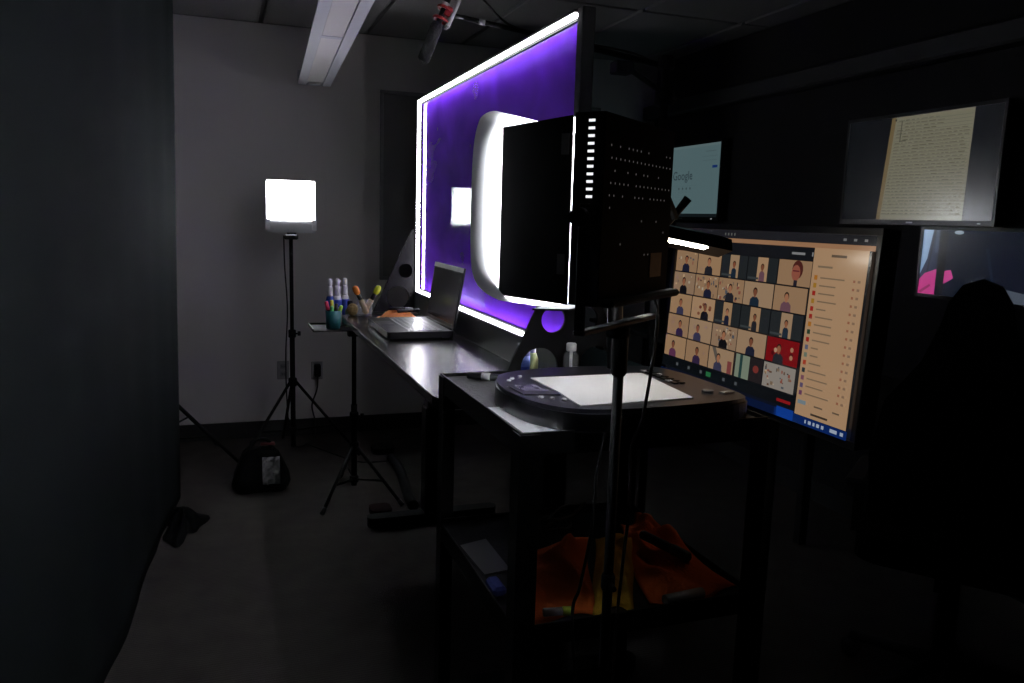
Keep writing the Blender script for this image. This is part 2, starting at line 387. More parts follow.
GX, GY0, GY1, GZ0, GZ1 = .874, 1.945, 3.70, 1.055, 1.902
t = thing('lightboard', 'glass lightboard with a patchy violet coat and glowing white edge strips on the desk', 'lightboard', (GX, 2.8, DZ))
MB().box(GX - .004, GX + .004, GY0, GY1 - .01, GZ0 - .01, GZ1 + .01).build('glass_pane', PANE, t, world=True)
sm_ = emat('led_strip_glow', (.95, .93, 1.0), L_STRIP)
def strip(a, nm='led_strip'):
    o = MB().box(*a, .003).build(nm, sm_, t, world=True); o['label'] = 'glowing white light strip'
    return o
strip((GX - .024, GX - .012, GY0 + .002, GY1 - .018, GZ1 + .008, GZ1 + .018))
strip((GX - .024, GX - .012, GY0 + .002, GY1 - .018, GZ0 - .008, GZ0 + .002))
strip((GX - .024, GX - .012, GY1 - .016, GY1 - .004, GZ0 - .008, GZ1 + .018))
# dark fins between the strips and the glass
for a in ((GX - .010, GX - .0065, GY0 + .002, GY1 - .018, GZ1 + .002, GZ1 + .018), (GX - .010, GX - .0065, GY0 + .002, GY1 - .018, GZ0 - .008, GZ0 + .007), (GX - .010, GX - .0065, GY1 - .021, GY1 - .004, GZ0 + .007, GZ1 + .002)):
    MB().box(*a).build('channel_fin', BLKMATTE, t, world=True)
# black channel outside the strips
MB().box(GX - .026, GX + .02, GY0 - .0, GY1 + .004, GZ1 + .0185, GZ1 + .026).build('top_channel', BLKM, t, world=True)
MB().box(GX + .005, GX + .02, GY0, GY1 + .004, GZ1 + .0, GZ1 + .0185).build('top_channel_lip', BLKM, t, world=True)
MB().box(GX - .026, GX + .02, GY1 - .0035, GY1 + .004, GZ0 - .02, GZ1 + .0185).build('end_channel', BLKM, t, world=True)
MB().box(GX - .018, GX + .018, GY0 - .035, GY0 - .001, DZ, GZ1 + .028, .002).build('end_post', BLKMATTE, t, world=True)
MB().box(GX - .030, GX + .028, GY0, GY1 + .004, DZ, GZ0 - .0085, .002).build('base_rail', mat('base_rail_black', (.012, .012, .013), .5, noise=.2), t, world=True)
for y in (GY0 - .042, GY1 + .012):
    Mx = Matrix.Translation((0, y - 2.8, -DZ)) @ Matrix(((1, 0, 0, -GX), (0, 0, -1, 0), (0, 1, 0, 0), (0, 0, 0, 1)))
    holed_plate('bracket_plate', [(.65, DZ), (1.05, DZ), (.868, 1.335), (.832, 1.335)],
                [(.803, 1.143, .034), (.897, 1.143, .034), (.768, 1.018, .052), (.932, 1.018, .052)], .010, BLKMATTE, t, Mx)

# laptop on the desk
t = thing('laptop', 'open dark laptop with blank screen on the black desk', 'laptop', (.675, 3.05, DZ), 0)
lapm = mat('laptop_shell', (.006, .006, .0065), .4, metal=0., spec=.2, noise=.1)
MB().prism(rrect(-.125, .125, -.215, .215, .012), 0.006, .03).build('base', lapm, t)
for x in (-.1, .1):
    for y in (-.18, .18): MB().box(x - .012, x + .012, y - .012, y + .012, 0, .0065).build('rubber_foot', BLK, t)
kb = MB()
for r in range(6):
    for c in range(15):
        x = .085 - r * .0215; y = .195 - c * .0265
        kb.box(x - .0185, x, y - .0225, y, .0302, .0325, .001)
o = kb.build('keyboard', mat('laptop_keys', (.03, .03, .032), .3, noise=.1), t); o['kind'] = 'stuff'
MB().box(-.115, -.055, .0, .10, .0298, .0306).build('trackpad', mat('trackpad', (.035, .035, .037), .3, noise=.05), t)
Mx = Matrix.Translation((.122, 0, .031)) @ Matrix.Rotation(math.radians(9), 4, 'Y')
MB().box(0, .008, -.215, .215, 0, .235, .002, rot=Mx).build('lid', lapm, t)
MB().box(-.001, 0, -.205, .205, .018, .215, rot=Mx).build('display', mat('laptop_display', (.035, .04, .038), .18, noise=.05), t)
MB().box(-.0012, 0, -.213, .213, .217, .234, rot=Mx).build('top_bezel', mat('laptop_bezel', (.45, .45, .47), .4, noise=.04), t)
MB().tube([(.122, -.19, .03), (.122, .19, .03)], .006, 10).build('hinge', BLK, t)

# orange cloth with two markers behind the laptop
def cl(u, v):
    a = 2 * PI * u; r = v * (1 + .15 * math.sin(3 * a + .6) + .08 * math.sin(8 * a))
    return (.715 + .085 * r * math.cos(a) , 3.44 + .085 * r * math.sin(a), DZ + max(.002, .034 * (1 - r ** 2) * (1 + .35 * math.sin(4 * a + 5 * r)) + .003))
tag(MB().add(*grid(cl, 36, 8), smooth=True).build('wiping_cloth', mat('bright_orange_cloth', (.95, .33, .10), .9, noise=.12, nscale=25)), 'small crumpled bright orange cloth on the desk behind the laptop', 'cloth')
def marker(name, label, p0, p1, r, body, cap, group=None, band=None):
    p0, p1 = Vector(p0), Vector(p1); d = p1 - p0
    t = thing(name, label, 'marker', p0, 0, group); q = lambda f: d * f
    MB().tube([q(0), q(.02), q(.66), q(.68)], [r * .8, r, r, r * .8], 10).build('barrel', body, t)
    MB().tube([q(.66), q(.68), q(.97), q(1)], [r * .9, r * 1.12, r * 1.05, r * .7], 10).build('cap', cap, t)
    if band: MB().tube([q(.28), q(.44)], r * 1.06, 10).build('label_band', band, t)
    return t
marker('marker_pen', 'black marker with grey cap lying on the bright orange cloth', (.672, 3.43, DZ + .046), (.772, 3.40, DZ + .046), .007, BLK, GREY)
marker('marker_pen', 'black marker lying between the orange cloth and the base rail', (.70, 3.385, DZ + .040), (.805, 3.42, DZ + .040), .007, BLK, BLK)

# clear jar with fat markers at the far desk corner
t = thing('clear_jar', 'clear jar holding two neon capped markers on the desk', 'jar', (.585, 3.545, DZ))
MB().lathe([(.030, 0), (.033, .003), (.034, .075), (.032, .075), (.031, .006), (.001, .005)], 20).build('body', CLEAR, t)
goldm = mat('tan_marker_barrel', (.42, .30, .13), .5, noise=.1)
def fat_marker(label, p0, p1, capm):
    p0, p1 = Vector(p0), Vector(p1); d = p1 - p0; t = thing('marker_pen', label, 'marker', p0)
    MB().tube([d * 0, d * .03, d * .45, d * .5], [.010, .0125, .0125, .010], 12).build('barrel', goldm, t)
    MB().tube([d * .48, d * .72], .0095, 12).build('grip', BLK, t)
    MB().tube([d * .70, d * .74, d * .88, d * .97, d], [.009, .0135, .0145, .011, .004], 14).build('cap', capm, t)
fat_marker('fat tan marker with orange cap leaning left in the clear jar', (.594, 3.545, DZ + .014), (.536, 3.53, DZ + .136), mat('orange_cap', (.9, .28, .04), .4, noise=.05))
fat_marker('fat tan marker with yellow green cap leaning right in the clear jar', (.582, 3.555, DZ + .014), (.650, 3.54, DZ + .136), mat('lime_cap', (.62, .72, .04), .4, noise=.05))
spong = MB().sphere((.535, 3.572, DZ + .028), (.026, .016, .028)).build('cleaning_sponge', mat('tan_sponge', (.42, .30, .12), .9, noise=.2, nscale=80, bump=.4)); tag(spong, 'tan oval sponge standing beside the clear jar', 'sponge')

# ---------------------------------------------------------------- light stands
def light_stand(name, label, loc, top, hub, spread, angs, r=.0125, knobs=(.5,), group=None, low=.06):
    t = thing(name, label, 'light stand', loc, 0, group)
    MB().tube([(0, 0, low), (0, 0, top * .55)], r * 1.15, 12).build('lower_tube', STAND, t)
    MB().tube([(0, 0, top * .55), (0, 0, top)], r * .85, 12).build('upper_tube', STAND, t)
    for k in knobs:
        c = MB().lathe([(r * 1.5, -.022), (r * 1.7, -.018), (r * 1.7, .018), (r * 1.5, .022)], 12, (0, 0, top * k)).build('collar', STAND, t)
        kn = MB(); kn.tube([(r * 1.2, -.0, top * k), (r * 1.2 + .02, -.0, top * k)], .005, 8); kn.tube([(r + .018, 0, top * k), (r + .034, 0, top * k)], .013, 8); kn.build('clamp_knob', BLK, c)
    MB().lathe([(r * 1.5, -.025), (r * 1.9, -.02), (r * 1.9, .02), (r * 1.5, .025)], 12, (0, 0, hub)).build('leg_hub', STAND, t)
    MB().lathe([(r * 1.5, -.018), (r * 1.8, -.014), (r * 1.8, .014), (r * 1.5, .018)], 12, (0, 0, max(low + .02, hub * .36))).build('brace_hub', STAND, t)
    for a in angs:
        a = math.radians(a); d = Vector((math.cos(a), math.sin(a), 0))
        top_ = d * r * 1.6 + Vector((0, 0, hub)); end = d * spread + Vector((0, 0, .012))
        lg = MB().tube([top_, end], .0085, 8).build('leg', STAND, t)
        e2 = d * (spread - .03) + Vector((0, 0, .0)) ; MB().tube([end - (end - top_).normalized() * .035, end + Vector((0, 0, 0))], .0118, 8).build('rubber_foot', BLK, lg)
        mid = top_ + (end - top_) * .58
        MB().tube([d * r * 1.5 + Vector((0, 0, max(low + .02, hub * .36))), mid], .0055, 6).build('brace', STAND, t)
    return t
FX, FY = .352, 4.62
light_stand('light_stand', 'black tripod light stand by the back wall carrying the far square light', (FX, FY, 0), 1.262, .44, .38, (215, 345, 95), knobs=(.57,), r=.0125)
light_stand('tray_stand', 'black tripod stand with a small tray at the desk end', (.585, 3.86, 0), .86, .26, .30, (232, 312, 95), knobs=(.48,), r=.013)
light_stand('background_stand', 'black tripod stand half hidden behind the backdrop curtain', (-.42, 4.42, 0), 2.0, .56, .62, (-24, 55, 190), knobs=(.6,))

# tray on the tray stand
t = thing('tray', 'small dark tray on the tripod stand beside the desk', 'tray', (.50, 3.76, .865))
MB().box(-.13, .14, -.10, .12, .0, .006, .002).build('plate', BLKMATTE, t)
for a in ((-.13, -.126, -.10, .12, .006, .014), (.136, .14, -.10, .12, .006, .014), (-.126, .136, .116, .12, .006, .014)): MB().box(*a).build('rim', BLK, t)
MB().box(.055, .115, .07, .118, -.05, 0).build('mount_clamp', BLK, t)
TZ = .872
for i, (x, y, lab) in enumerate(((.464, 3.80, 'leftmost of three pump spray bottles with blue labels on the tray'), (.502, 3.82, 'middle one of three pump spray bottles on the tray'), (.540, 3.845, 'rightmost of three pump spray bottles on the tray'))):
    t = thing('spray_bottle', lab, 'bottle', (x, y, TZ), random.uniform(0, 3), 'spray bottles on the tray')
    MB().lathe([(.016, 0), (.02, .004), (.02, .125), (.017, .138), (.011, .146)], 16).build('body', BLUELIQ if i == 0 else WHITE, t)
    MB().lathe([(.0204, .05 if i else .02), (.0206, .055), (.0206, .12), (.0204, .125)], 16).build('label_wrap', BLUE, t) if i != 1 else MB().lathe([(.0204, .09), (.0206, .095), (.0206, .12), (.0204, .125)], 16).build('label_wrap', BLUE, t)
    MB().lathe([(.0125, .144), (.0135, .15), (.0135, .18), (.010, .192)], 16).build('collar_cap', WHITE, t)
    hd = MB().lathe([(.009, .19), (.011, .197), (.011, .218), (.007, .224)], 12).build('spray_head', WHITE, t)
    MB().tube([(0, 0, .21), (.018, 0, .212)], .0035, 8).build('nozzle', WHITE, hd)
t = thing('teal_cup', 'teal cup full of neon markers on the tray', 'cup', (.468, 3.715, TZ))
MB().lathe([(.028, 0), (.032, .004), (.036, .085), (.033, .085), (.030, .006), (.001, .005)], 20).build('body', TEAL, t)
for (dx, dy, hz, c, lab) in ((-.026, -.006, .128, (.8, .05, .12), 'pink capped marker at the left of the teal cup'), (-.004, .012, .132, (.68, .72, .08), 'yellow capped marker in the middle of the teal cup'), (.030, -.004, .108, (.35, .65, .06), 'lime capped marker leaning right in the teal cup'), (.015, .018, .115, (.02, .02, .02), 'black capped marker at the back of the teal cup'), (-.008, -.018, .108, (.12, .5, .15), 'green capped marker at the front of the teal cup')):
    marker('marker_pen', lab, (.468 + dx * .25, 3.715 + dy * .25, TZ + .012), (.468 + dx * 1.25, 3.715 + dy * 1.25, TZ + hz), .0085, BLK, mat('cap_%d' % int(hz * 1000 + dx * 1000), c, .4, noise=.05))
t = thing('green_bottle', 'squat olive green bottle on the tray beside the teal cup', 'bottle', (.556, 3.785, TZ))
MB().lathe([(.022, 0), (.024, .004), (.024, .075), (.012, .092), (.012, .1)], 16).build('body', mat('olive_plastic', (.10, .16, .05), .4, noise=.1), t)
MB().lathe([(.0135, .098), (.0135, .118), (.011, .122)], 14).build('cap', BLK, t)

# ---------------------------------------------------------------- square LED panels
def led_panel(name, label, loc, rz, W, H, D, emit, near):
    t = thing(name, label, 'studio light', loc, rz)    # local +y is the lit side, origin bottom centre of the body
    hw = W / 2
    MB().box(-hw, hw, -D, -.004, 0, .006).build('body_wall', BLKMATTE, t)
    MB().box(-hw, hw, -D, -.004, H - .006, H).build('body_wall', BLKMATTE, t)
    MB().box(hw - .004, hw, -D, -.004, .006, H - .006).build('body_wall', BLKMATTE, t)
    MB().box(-hw, -hw + .004, -D, -.004, .006, H - .006).build('body_wall', BLKMATTE, t)
    MB().box(-hw, hw, -D - .003, -D, 0, H, .001).build('back_plate', BLKMATTE, t)
    lf = MB().box(-hw + .004, hw - .004, -.012, -.006, .006, H - .006).build('led_face', emat(name + '_led', (.93, .96, 1.0) if near else (.86, .94, 1.0), emit), t)
    if near:
        leak = emat('led_leak', (.95, .97, 1.), 1.0)  # glowing plates stand in for lamp light leaking through the side slots
        for k in range(22):
            z = H - .012 - k * .0108
            if k > 10 and k not in (15, 18, 20, 21): continue
            b = .0012 if k > 10 else .0019
            MB().box(-hw - .0006, -hw + .001, -D + .014 + (.004 if k > 10 else 0), -D + .024 - (.004 if k > 10 else 0), z - b, z + b).build('vent_slot_glow', leak if k < 11 else emat('led_leak_dim', (.95, .97, 1), .25), t)
        pf = MB()  # glowing specks stand in for light showing through the back holes
        for r in range(12):
            for c in range(16):
                if r < 5 and random.random() < (.85 if r in (1, 3) else .5) or random.random() < .03:
                    x = -hw + .022 + c * (W - .04) / 15 + .003 * (r % 2); z = H - .045 - r * .018
                    pf.box(x - .0008, x + .0008, -D - .0034, -D - .0028, z - .0015, z + .0015)
        o = pf.build('perforation_glow', emat('perforation_leak', (1, .96, .9), .07), t); o['kind'] = 'stuff'; o['label'] = 'rows of tiny glowing specks for light through vent holes'
        MB().box(hw - .085, hw - .035, -D - .0045, -D - .003, .035, .075).build('sticker', mat('amber_sticker', (.30, .16, .07), .6, noise=.4, nscale=90), t)
        # handles and yoke
        MB().box(-hw - .003, hw + .003, -D - .028, -D - .004, -.0, .012, .004).build('rear_rail', BLKMATTE, t)
    fl = .115 if near else .05
    # barn doors: near side, far side, top, bottom
    def door(pts, nm='barn_door', m_=BLKMATTE):
        a, b, c, d = [Vector(p) for p in pts]; nrm = (b - a).cross(d - a).normalized() * .0015
        mb = MB(); mb.add([p + nrm for p in (a, b, c, d)] + [p - nrm for p in (a, b, c, d)], [(0, 1, 2, 3), (7, 6, 5, 4), (0, 4, 5, 1), (1, 5, 6, 2), (2, 6, 7, 3), (3, 7, 4, 0)])
        return mb.build(nm, m_, t)
    if near:
        e = .003
        bd = door([(-hw - e, -.0042, .0), (-hw - e - .003, fl, .006), (-hw - e - .003, fl, H - .018), (-hw - e, -.0022, H - .004)])
        MB().box(-hw - .007, -hw - .004, .002, .014, .045, .075).build('hinge', GREY, bd)
        MB().box(-hw - .007, -hw - .004, .002, .014, H - .060, H - .030).build('hinge', GREY, bd)
        door([(hw + e, -.004, .004), (hw + e, .25, .006), (hw + e, .25, H - .020), (hw + e, -.004, H - .004)])
        door([(-hw + .004, -.003, -.009), (hw - .004, -.003, -.009), (hw - .004, .060, -.013), (-hw + .004, .060, -.013)])
        prof = [(-.003, .134), (.03, .121), (.06, .122), (.09, .135), (.110, .141), (.124, .125), (.133, .085), (.135, 0), (.133, -.08), (.121, -.116), (.10, -.138), (.065, -.146), (.03, -.146)]
        p3 = spline([(0, a, b + H / 2) for a, b in prof], 5)
        x0, x1 = -hw + .002, hw - .002
    else:
        prof = [(-.004, .104), (.012, .106), (.024, .09), (.028, .03), (.028, -.04), (.022, -.09), (.004, -.106), (-.003, -.125), (-.004, -.178)]
        p3 = spline([(0, a, b + H / 2) for a, b in prof], 5)
        x0, x1 = -hw - .012, hw + .012
    n = len(p3); NU = 14
    xe = lambda p: x0 - (.062 * max(0, min(1, (p.y - .072) / .05)) if near else 0)
    vs = [(xe(p) + (x1 - xe(p)) * k / NU, p.y, p.z) for p in p3 for k in range(NU + 1)]
    fs = [(i * (NU + 1) + k, i * (NU + 1) + k + 1, (i + 1) * (NU + 1) + k + 1, (i + 1) * (NU + 1) + k) for i in range(n - 1) for k in range(NU)]
    o = MB().add(vs, fs, True).build('diffusion_sheet', SHEET, t, fix=False); o['label'] = 'bowed white diffusion sheet'
    if not near:
        for sx in (-1, 1):
            MB().box(sx * hw - .014 + sx * .008, sx * hw + .014 + sx * .008, -.002, .010, -.060, -.004, .003).build('sheet_clip', WHITE, t)
            MB().box(sx * hw - .010, sx * hw + .010, -.004, .012, H - .006, H + .008, .003).build('sheet_clip', WHITE, t)
    return t
YAW = math.radians(38.95)
NW = .28
NC = Vector((.482, 1.095, 1.275)) + Vector((math.cos(YAW), math.sin(YAW), 0)) * NW / 2
near = led_panel('studio_light', 'large square studio light with black barn door in the foreground', NC, YAW, NW, NW, .05, L_PANEL_NEAR, True)
PX, PY = .606, 1.15
# yoke under the near light
for sx in (-1, 1): MB().box(sx * .151 - .0025, sx * .151 + .0025, -.038, -.022, -.036, .15, .001).build('yoke_arm', BLKMATTE, near)
MB().box(-.1535, .1535, -.040, -.020, -.044, -.036, .002).build('yoke_bar', mat('yoke_grey', (.016, .016, .017), .6, noise=.1), near)
MB().lathe([(.018, -.062), (.02, -.058), (.02, -.044)], 14, (-.008, -.03, 0)).build('yoke_socket', BLKMATTE, near)
for sx in (-1, 1):
    kb_ = MB(); kb_.tube([(sx * .140, -.03, .13), (sx * .172, -.03, .13)], .007, 10); kb_.tube([(sx * .158, -.03, .13), (sx * .172, -.03, .13)], .014, 12); kb_.build('tilt_knob', BLKMATTE, near)
tv = MB(); tv.box(-.09, .0, -.012, .012, -.006, .006, .003, rot=Matrix.Rotation(math.radians(35), 4, 'Y'), at=(.215, -.03, .135)); tv.build('tilt_lever', BLK, near)
# near stand
t = thing('light_stand', 'black light stand with a thick column in front of the cart', 'light stand', (PX, PY, 0))
MB().tube([(0, 0, .10), (0, 0, 1.17)], .0085, 12).build('lower_tube', STAND, t)
MB().lathe([(.010, 1.150), (.0135, 1.155), (.0135, 1.215), (.011, 1.222)], 14).build('spigot_socket', STAND, t)
MB().lathe([(.010, .775), (.012, .78), (.012, .80), (.010, .805)], 14).build('collar', STAND, t)
kn = MB(); kn.tube([(0, -.008, .79), (-.004, -.03, .79)], .005, 8); kn.build('clamp_knob', BLK, t)
MB().lathe([(.013, .50), (.017, .505), (.017, .545), (.013, .55)], 14).build('leg_hub', STAND, t)
for a in (200, 290, 30):
    a = math.radians(a); d = Vector((math.cos(a), math.sin(a), 0)); top_ = d * .018 + Vector((0, 0, .525)); end = d * .34 + Vector((0, 0, .012))
    if math.degrees(a) < 100: end = d * .10 + Vector((0, 0, .012))
    lg = MB().tube([top_, end], .009, 8).build('leg', STAND, t); MB().tube([end - (end - top_).normalized() * .03, end], .0118, 8).build('rubber_foot', BLK, lg)
    MB().tube([d * .014 + Vector((0, 0, .16)), top_ + (end - top_) * .6], .005, 6).build('brace', STAND, t)
MB().lathe([(.012, .145), (.016, .15), (.016, .175), (.012, .18)], 14).build('brace_hub', STAND, t)

far = led_panel('studio_light', 'bright square studio light glowing on its stand by the back wall', (FX + .003, FY, 1.362), PI + math.radians(-7), .235, .205, .04, L_PANEL_FAR, False)
MB().box(-.025, .025, -.035, -.010, -.09, 0, .004).build('mount_block', BLK, far)
MB().box(-.035, .035, -.035, .045, -.112, -.085, .004).build('power_box', BLK, far)
cable('mains_cable', [(.315, 4.64, 1.27), (.318, 4.645, 1.1), (.330, 4.65, .85), (.318, 4.65, .6), (.322, 4.68, .35), (.34, 4.74, .12), (.38, 4.80, .008), (.45, 4.83, .008)], .004, 'thin black cord hanging beside the far light stand')

# ---------------------------------------------------------------- cart and document camera
CX0, CX1, CY0, CY1, CZ = .48, 1.0, 1.262, 1.815, 1.03
t = thing('av_cart', 'black metal equipment cart with shelves in the foreground', 'cart', (.74, 1.54, 0))
cartm = mat('cart_black', (.0025, .0025, .0025), .5, spec=.15, noise=.25, nscale=30, bump=.05)
for z, nm in ((CZ, 'top_shelf'), (.665, 'middle_shelf'), (.16, 'bottom_shelf')):
    sh = MB().box(CX0 + .003, CX1 - .003, CY0 + .003, CY1 - .003, z - .018, z - .010).build(nm, cartm, t, world=True)
    for a in ((CX0, CX1, CY0, CY0 + .004), (CX0, CX1, CY1 - .004, CY1), (CX0, CX0 + .004, CY0 + .004, CY1 - .004), (CX1 - .004, CX1, CY0 + .004, CY1 - .004)):
        MB().box(*a, z - .045, z, .001).build('shelf_lip', cartm, sh, world=True)
for x, y, sx, sy in ((CX0, CY0, 1, 1), (CX1, CY0, -1, 1), (CX0, CY1, 1, -1), (CX1, CY1, -1, -1)):
    lg = MB(); lg.box(min(x, x + sx * .038) - .0, max(x, x + sx * .038), min(y - sy * .003, y), max(y - sy * .003, y), .09, CZ - .004); lg.box(min(x - sx * .003, x), max(x - sx * .003, x), min(y - sy * .003, y + sy * .038), max(y - sy * .003, y + sy * .038), .09, CZ - .004)
    o = lg.build('leg', cartm, t, world=True)
    cs = MB(); cs.lathe([(.036, -.012), (.04, -.008), (.04, .008), (.036, .012)], 18, (x + sx * .02, y + sy * .02, .04), Matrix.Rotation(PI / 2, 4, 'Y')); cs.box(x + sx * .02 - .016, x + sx * .02 + .016, y + sy * .02 - .02, y + sy * .02 + .02, .07, .092); cs.build('caster', BLK, o, world=True)
SZ = CZ - .010      # shelf surface
mt = MB().box(CX0 + .006, CX1 - .006, CY0 + .006, CY1 - .006, SZ, SZ + .002).build('shelf_mat', mat('rubber_mat', (.03, .029, .029), .7, noise=.2, bump=.2)); tag(mt, 'thin dark rubber mat on the cart top', 'mat')
SZ += .002
pp = MB().add([(.482 + .006, 1.47, SZ + .0008), (.490, 1.270, SZ + .0008), (.60, 1.270, SZ + .0008), (.61, 1.46, SZ + .0008)], [(0, 1, 2, 3)]); pp = MB().prism([(.489, 1.475), (.491, 1.270), (.63, 1.270), (.64, 1.465)], SZ, SZ + .004)
tag(pp.build('paper_pad', PAPER), 'white paper pad under the document camera at the cart corner', 'paper')
marker('marker_pen', 'black marker with white band lying at the rear of the cart', (.535, 1.775, SZ + .009), (.642, 1.70, SZ + .009), .0085, BLK, BLK, band=WHITE)

DC = thing('document_camera', 'black document camera with white work surface on the cart', 'document camera', (.74, 1.45, SZ + .004))
B0 = SZ + .004 - .0
def wpr(pts, z0, z1, nm, m_, par=DC, label=None):
    o = MB().prism(pts, z0, z1).build(nm, m_, par, world=True)
    if label: o['label'] = label
    return o
docm = mat('doc_camera_black', (.003, .003, .0035), .3, noise=.15, spec=.3)
outl = [(q.x, q.y) for q in spline([(.60, 1.625, 0), (.548, 1.59, 0), (.517, 1.51, 0), (.512, 1.42, 0), (.53, 1.33, 0), (.575, 1.268, 0), (.65, 1.242, 0), (.80, 1.244, 0), (.93, 1.262, 0), (.968, 1.30, 0), (.972, 1.42, 0), (.965, 1.55, 0), (.93, 1.62, 0), (.80, 1.645, 0), (.68, 1.645, 0)], 6)]
wpr(outl, B0, B0 + .034, 'base_skirt', docm)
sh_ = [((x - .74) * .985 + .74, (y - 1.45) * .985 + 1.45) for x, y in outl]
wpr(sh_, B0 + .034, B0 + .042, 'base_top', mat('doc_top', (.012, .011, .016), .3, noise=.1, spec=.6))
TP = B0 + .042
wpr([(.602, 1.535), (.606, 1.40), (.600, 1.277), (.845, 1.291), (.868, 1.537)], TP, TP + .002, 'work_surface', PAPER, label='white work surface')
cp = wpr([(.527, 1.47), (.53, 1.385), (.60, 1.37), (.598, 1.475)], TP, TP + .003, 'control_panel', mat('control_panel', (.012, .011, .014), .3, noise=.1))
wpr([(.538, 1.462), (.540, 1.408), (.588, 1.398), (.587, 1.465)], TP + .003, TP + .0036, 'display', mat('small_lcd', (.12, .11, .16), .25, noise=.15), cp, 'small grey display')
for k, (x, y) in enumerate(((.556, 1.36), (.572, 1.345), (.590, 1.33), (.548, 1.52), (.562, 1.54), (.585, 1.555))):
    MB().lathe([(.005, TP), (.005, TP + .003), (.004, TP + .004)], 10, (x, y, 0)).build('button', mat('button_light', (.4, .4, .42), .4, noise=.05), DC, world=True)
for k in range(14):
    x = .885 + (k % 2) * .016; y = 1.56 - (k // 2) * .022
    MB().box(x - .006, x + .006, y - .008, y + .008, TP, TP + .003, .001).build('key', GREY if k % 5 == 0 else docm, DC, world=True)
rg = MB(); rg.lathe([(.012, TP), (.012, TP + .004), (.010, TP + .005)], 16, (.905, 1.335, 0)); rg.build('zoom_dial', mat('dial_grey', (.12, .12, .125), .3, noise=.05), DC, world=True)
wpr([(.925, 1.325), (.928, 1.312), (.958, 1.318), (.955, 1.331)], TP, TP + .003, 'badge', mat('badge_grey', (.35, .35, .36), .3, noise=.05))
am = MB(); am.tube(spline([(.838, 1.61, TP - .002), (.838, 1.62, 1.16), (.836, 1.62, 1.28), (.825, 1.58, 1.36), (.81, 1.48, 1.38)], 6), .018, 12); am.build('arm', docm, DC, world=True)
hd = MB(); Mh = Matrix.Translation((.866, 1.45, 1.372)) @ Matrix.Rotation(math.radians(9), 4, 'Y')
hd.prism([(-.032, -.004), (-.022, .020), (.018, .026), (.034, .012), (.032, -.012), (.014, -.020)], -.135, .135, Mh @ Matrix(((0, 0, 1, 0), (1, 0, 0, 0), (0, 1, 0, 0), (0, 0, 0, 1))))
h_ = hd.build('head', docm, DC, world=True)
lp = MB(); lp.prism([(-.0315, -.0055), (-.018, -.0105), (-.0184, -.0120), (-.0325, -.0075)], -.12, .075, Mh @ Matrix(((0, 0, 1, 0), (1, 0, 0, 0), (0, 1, 0, 0), (0, 0, 0, 1))))
lp = lp.build('lamp', emat('doc_lamp_glow', (1.0, .95, .84), L_DOCLAMP), h_, world=True); lp['label'] = 'glowing warm white lamp strip'
MB().tube([(.868, 1.47, 1.395), (.898, 1.44, 1.452)], [.006, .009], 10).build('head_lever', docm, h_, world=True)

# cable hanging in front of the document camera
cable('hanging_cable', [(.695, 1.215, 1.28), (.702, 1.20, 1.24), (.690, 1.19, 1.15), (.683, 1.20, 1.06), (.672, 1.215, 1.0), (.676, 1.215, .9), (.665, 1.21, .78), (.655, 1.205, .6), (.66, 1.19, .3), (.70, 1.15, .012), (.80, 1.10, .008)], .003, 'black cable hanging from the near studio light past the cart')
cable('hanging_cable', [(.64, 1.250, 1.032), (.622, 1.245, .95), (.612, 1.235, .85), (.590, 1.225, .75), (.575, 1.22, .68), (.60, 1.20, .4), (.62, 1.19, .2), (.64, 1.10, .008)], .003, 'thin black cable looping beside the near stand over the orange cloth')

# bottles on the desk seen under the near light
t = thing('blue_spray_can', 'dark blue bottle on the desk behind the lightboard end bracket', 'bottle', (.768, 2.02, DZ))
MB().lathe([(.016, 0), (.019, .004), (.019, .10), (.012, .115), (.008, .117)], 16).build('body', mat('navy_plastic', (.015, .03, .22), .3, noise=.15), t)
MB().lathe([(.0193, .05), (.0193, .08)], 16).build('label_wrap', mat('pale_blue_print', (.10, .16, .45), .4, noise=.4, nscale=120), t)
MB().lathe([(.009, .116), (.009, .130), (.007, .133)], 12).build('cap', BLK, t)
t = thing('yellow_bottle', 'pale yellow green bottle beside the dark blue bottle on the desk', 'bottle', (.805, 2.04, DZ))
MB().lathe([(.013, 0), (.015, .004), (.015, .065), (.010, .08), (.007, .084)], 16).build('body', mat('lime_plastic', (.55, .62, .22), .35, noise=.1), t)
MB().lathe([(.008, .082), (.008, .10), (.006, .104)], 12).build('cap', WHITE, t)
t = thing('clear_bottle', 'small clear bottle with white cap at the desk end', 'bottle', (.885, 1.965, DZ)) if False else thing('clear_bottle', 'small clear bottle with white cap at the rear of the cart', 'bottle', (.797, 1.765, SZ))
MB().lathe([(.017, 0), (.019, .004), (.019, .050), (.011, .060), (.009, .064)], 16).build('body', CLEAR, t)
MB().lathe([(.0115, .062), (.0125, .064), (.0125, .079), (.0105, .081)], 16).build('cap', WHITE, t)
MB().lathe([(.004, .006), (.004, .06)], 8).build('dip_tube', WHITE, t)

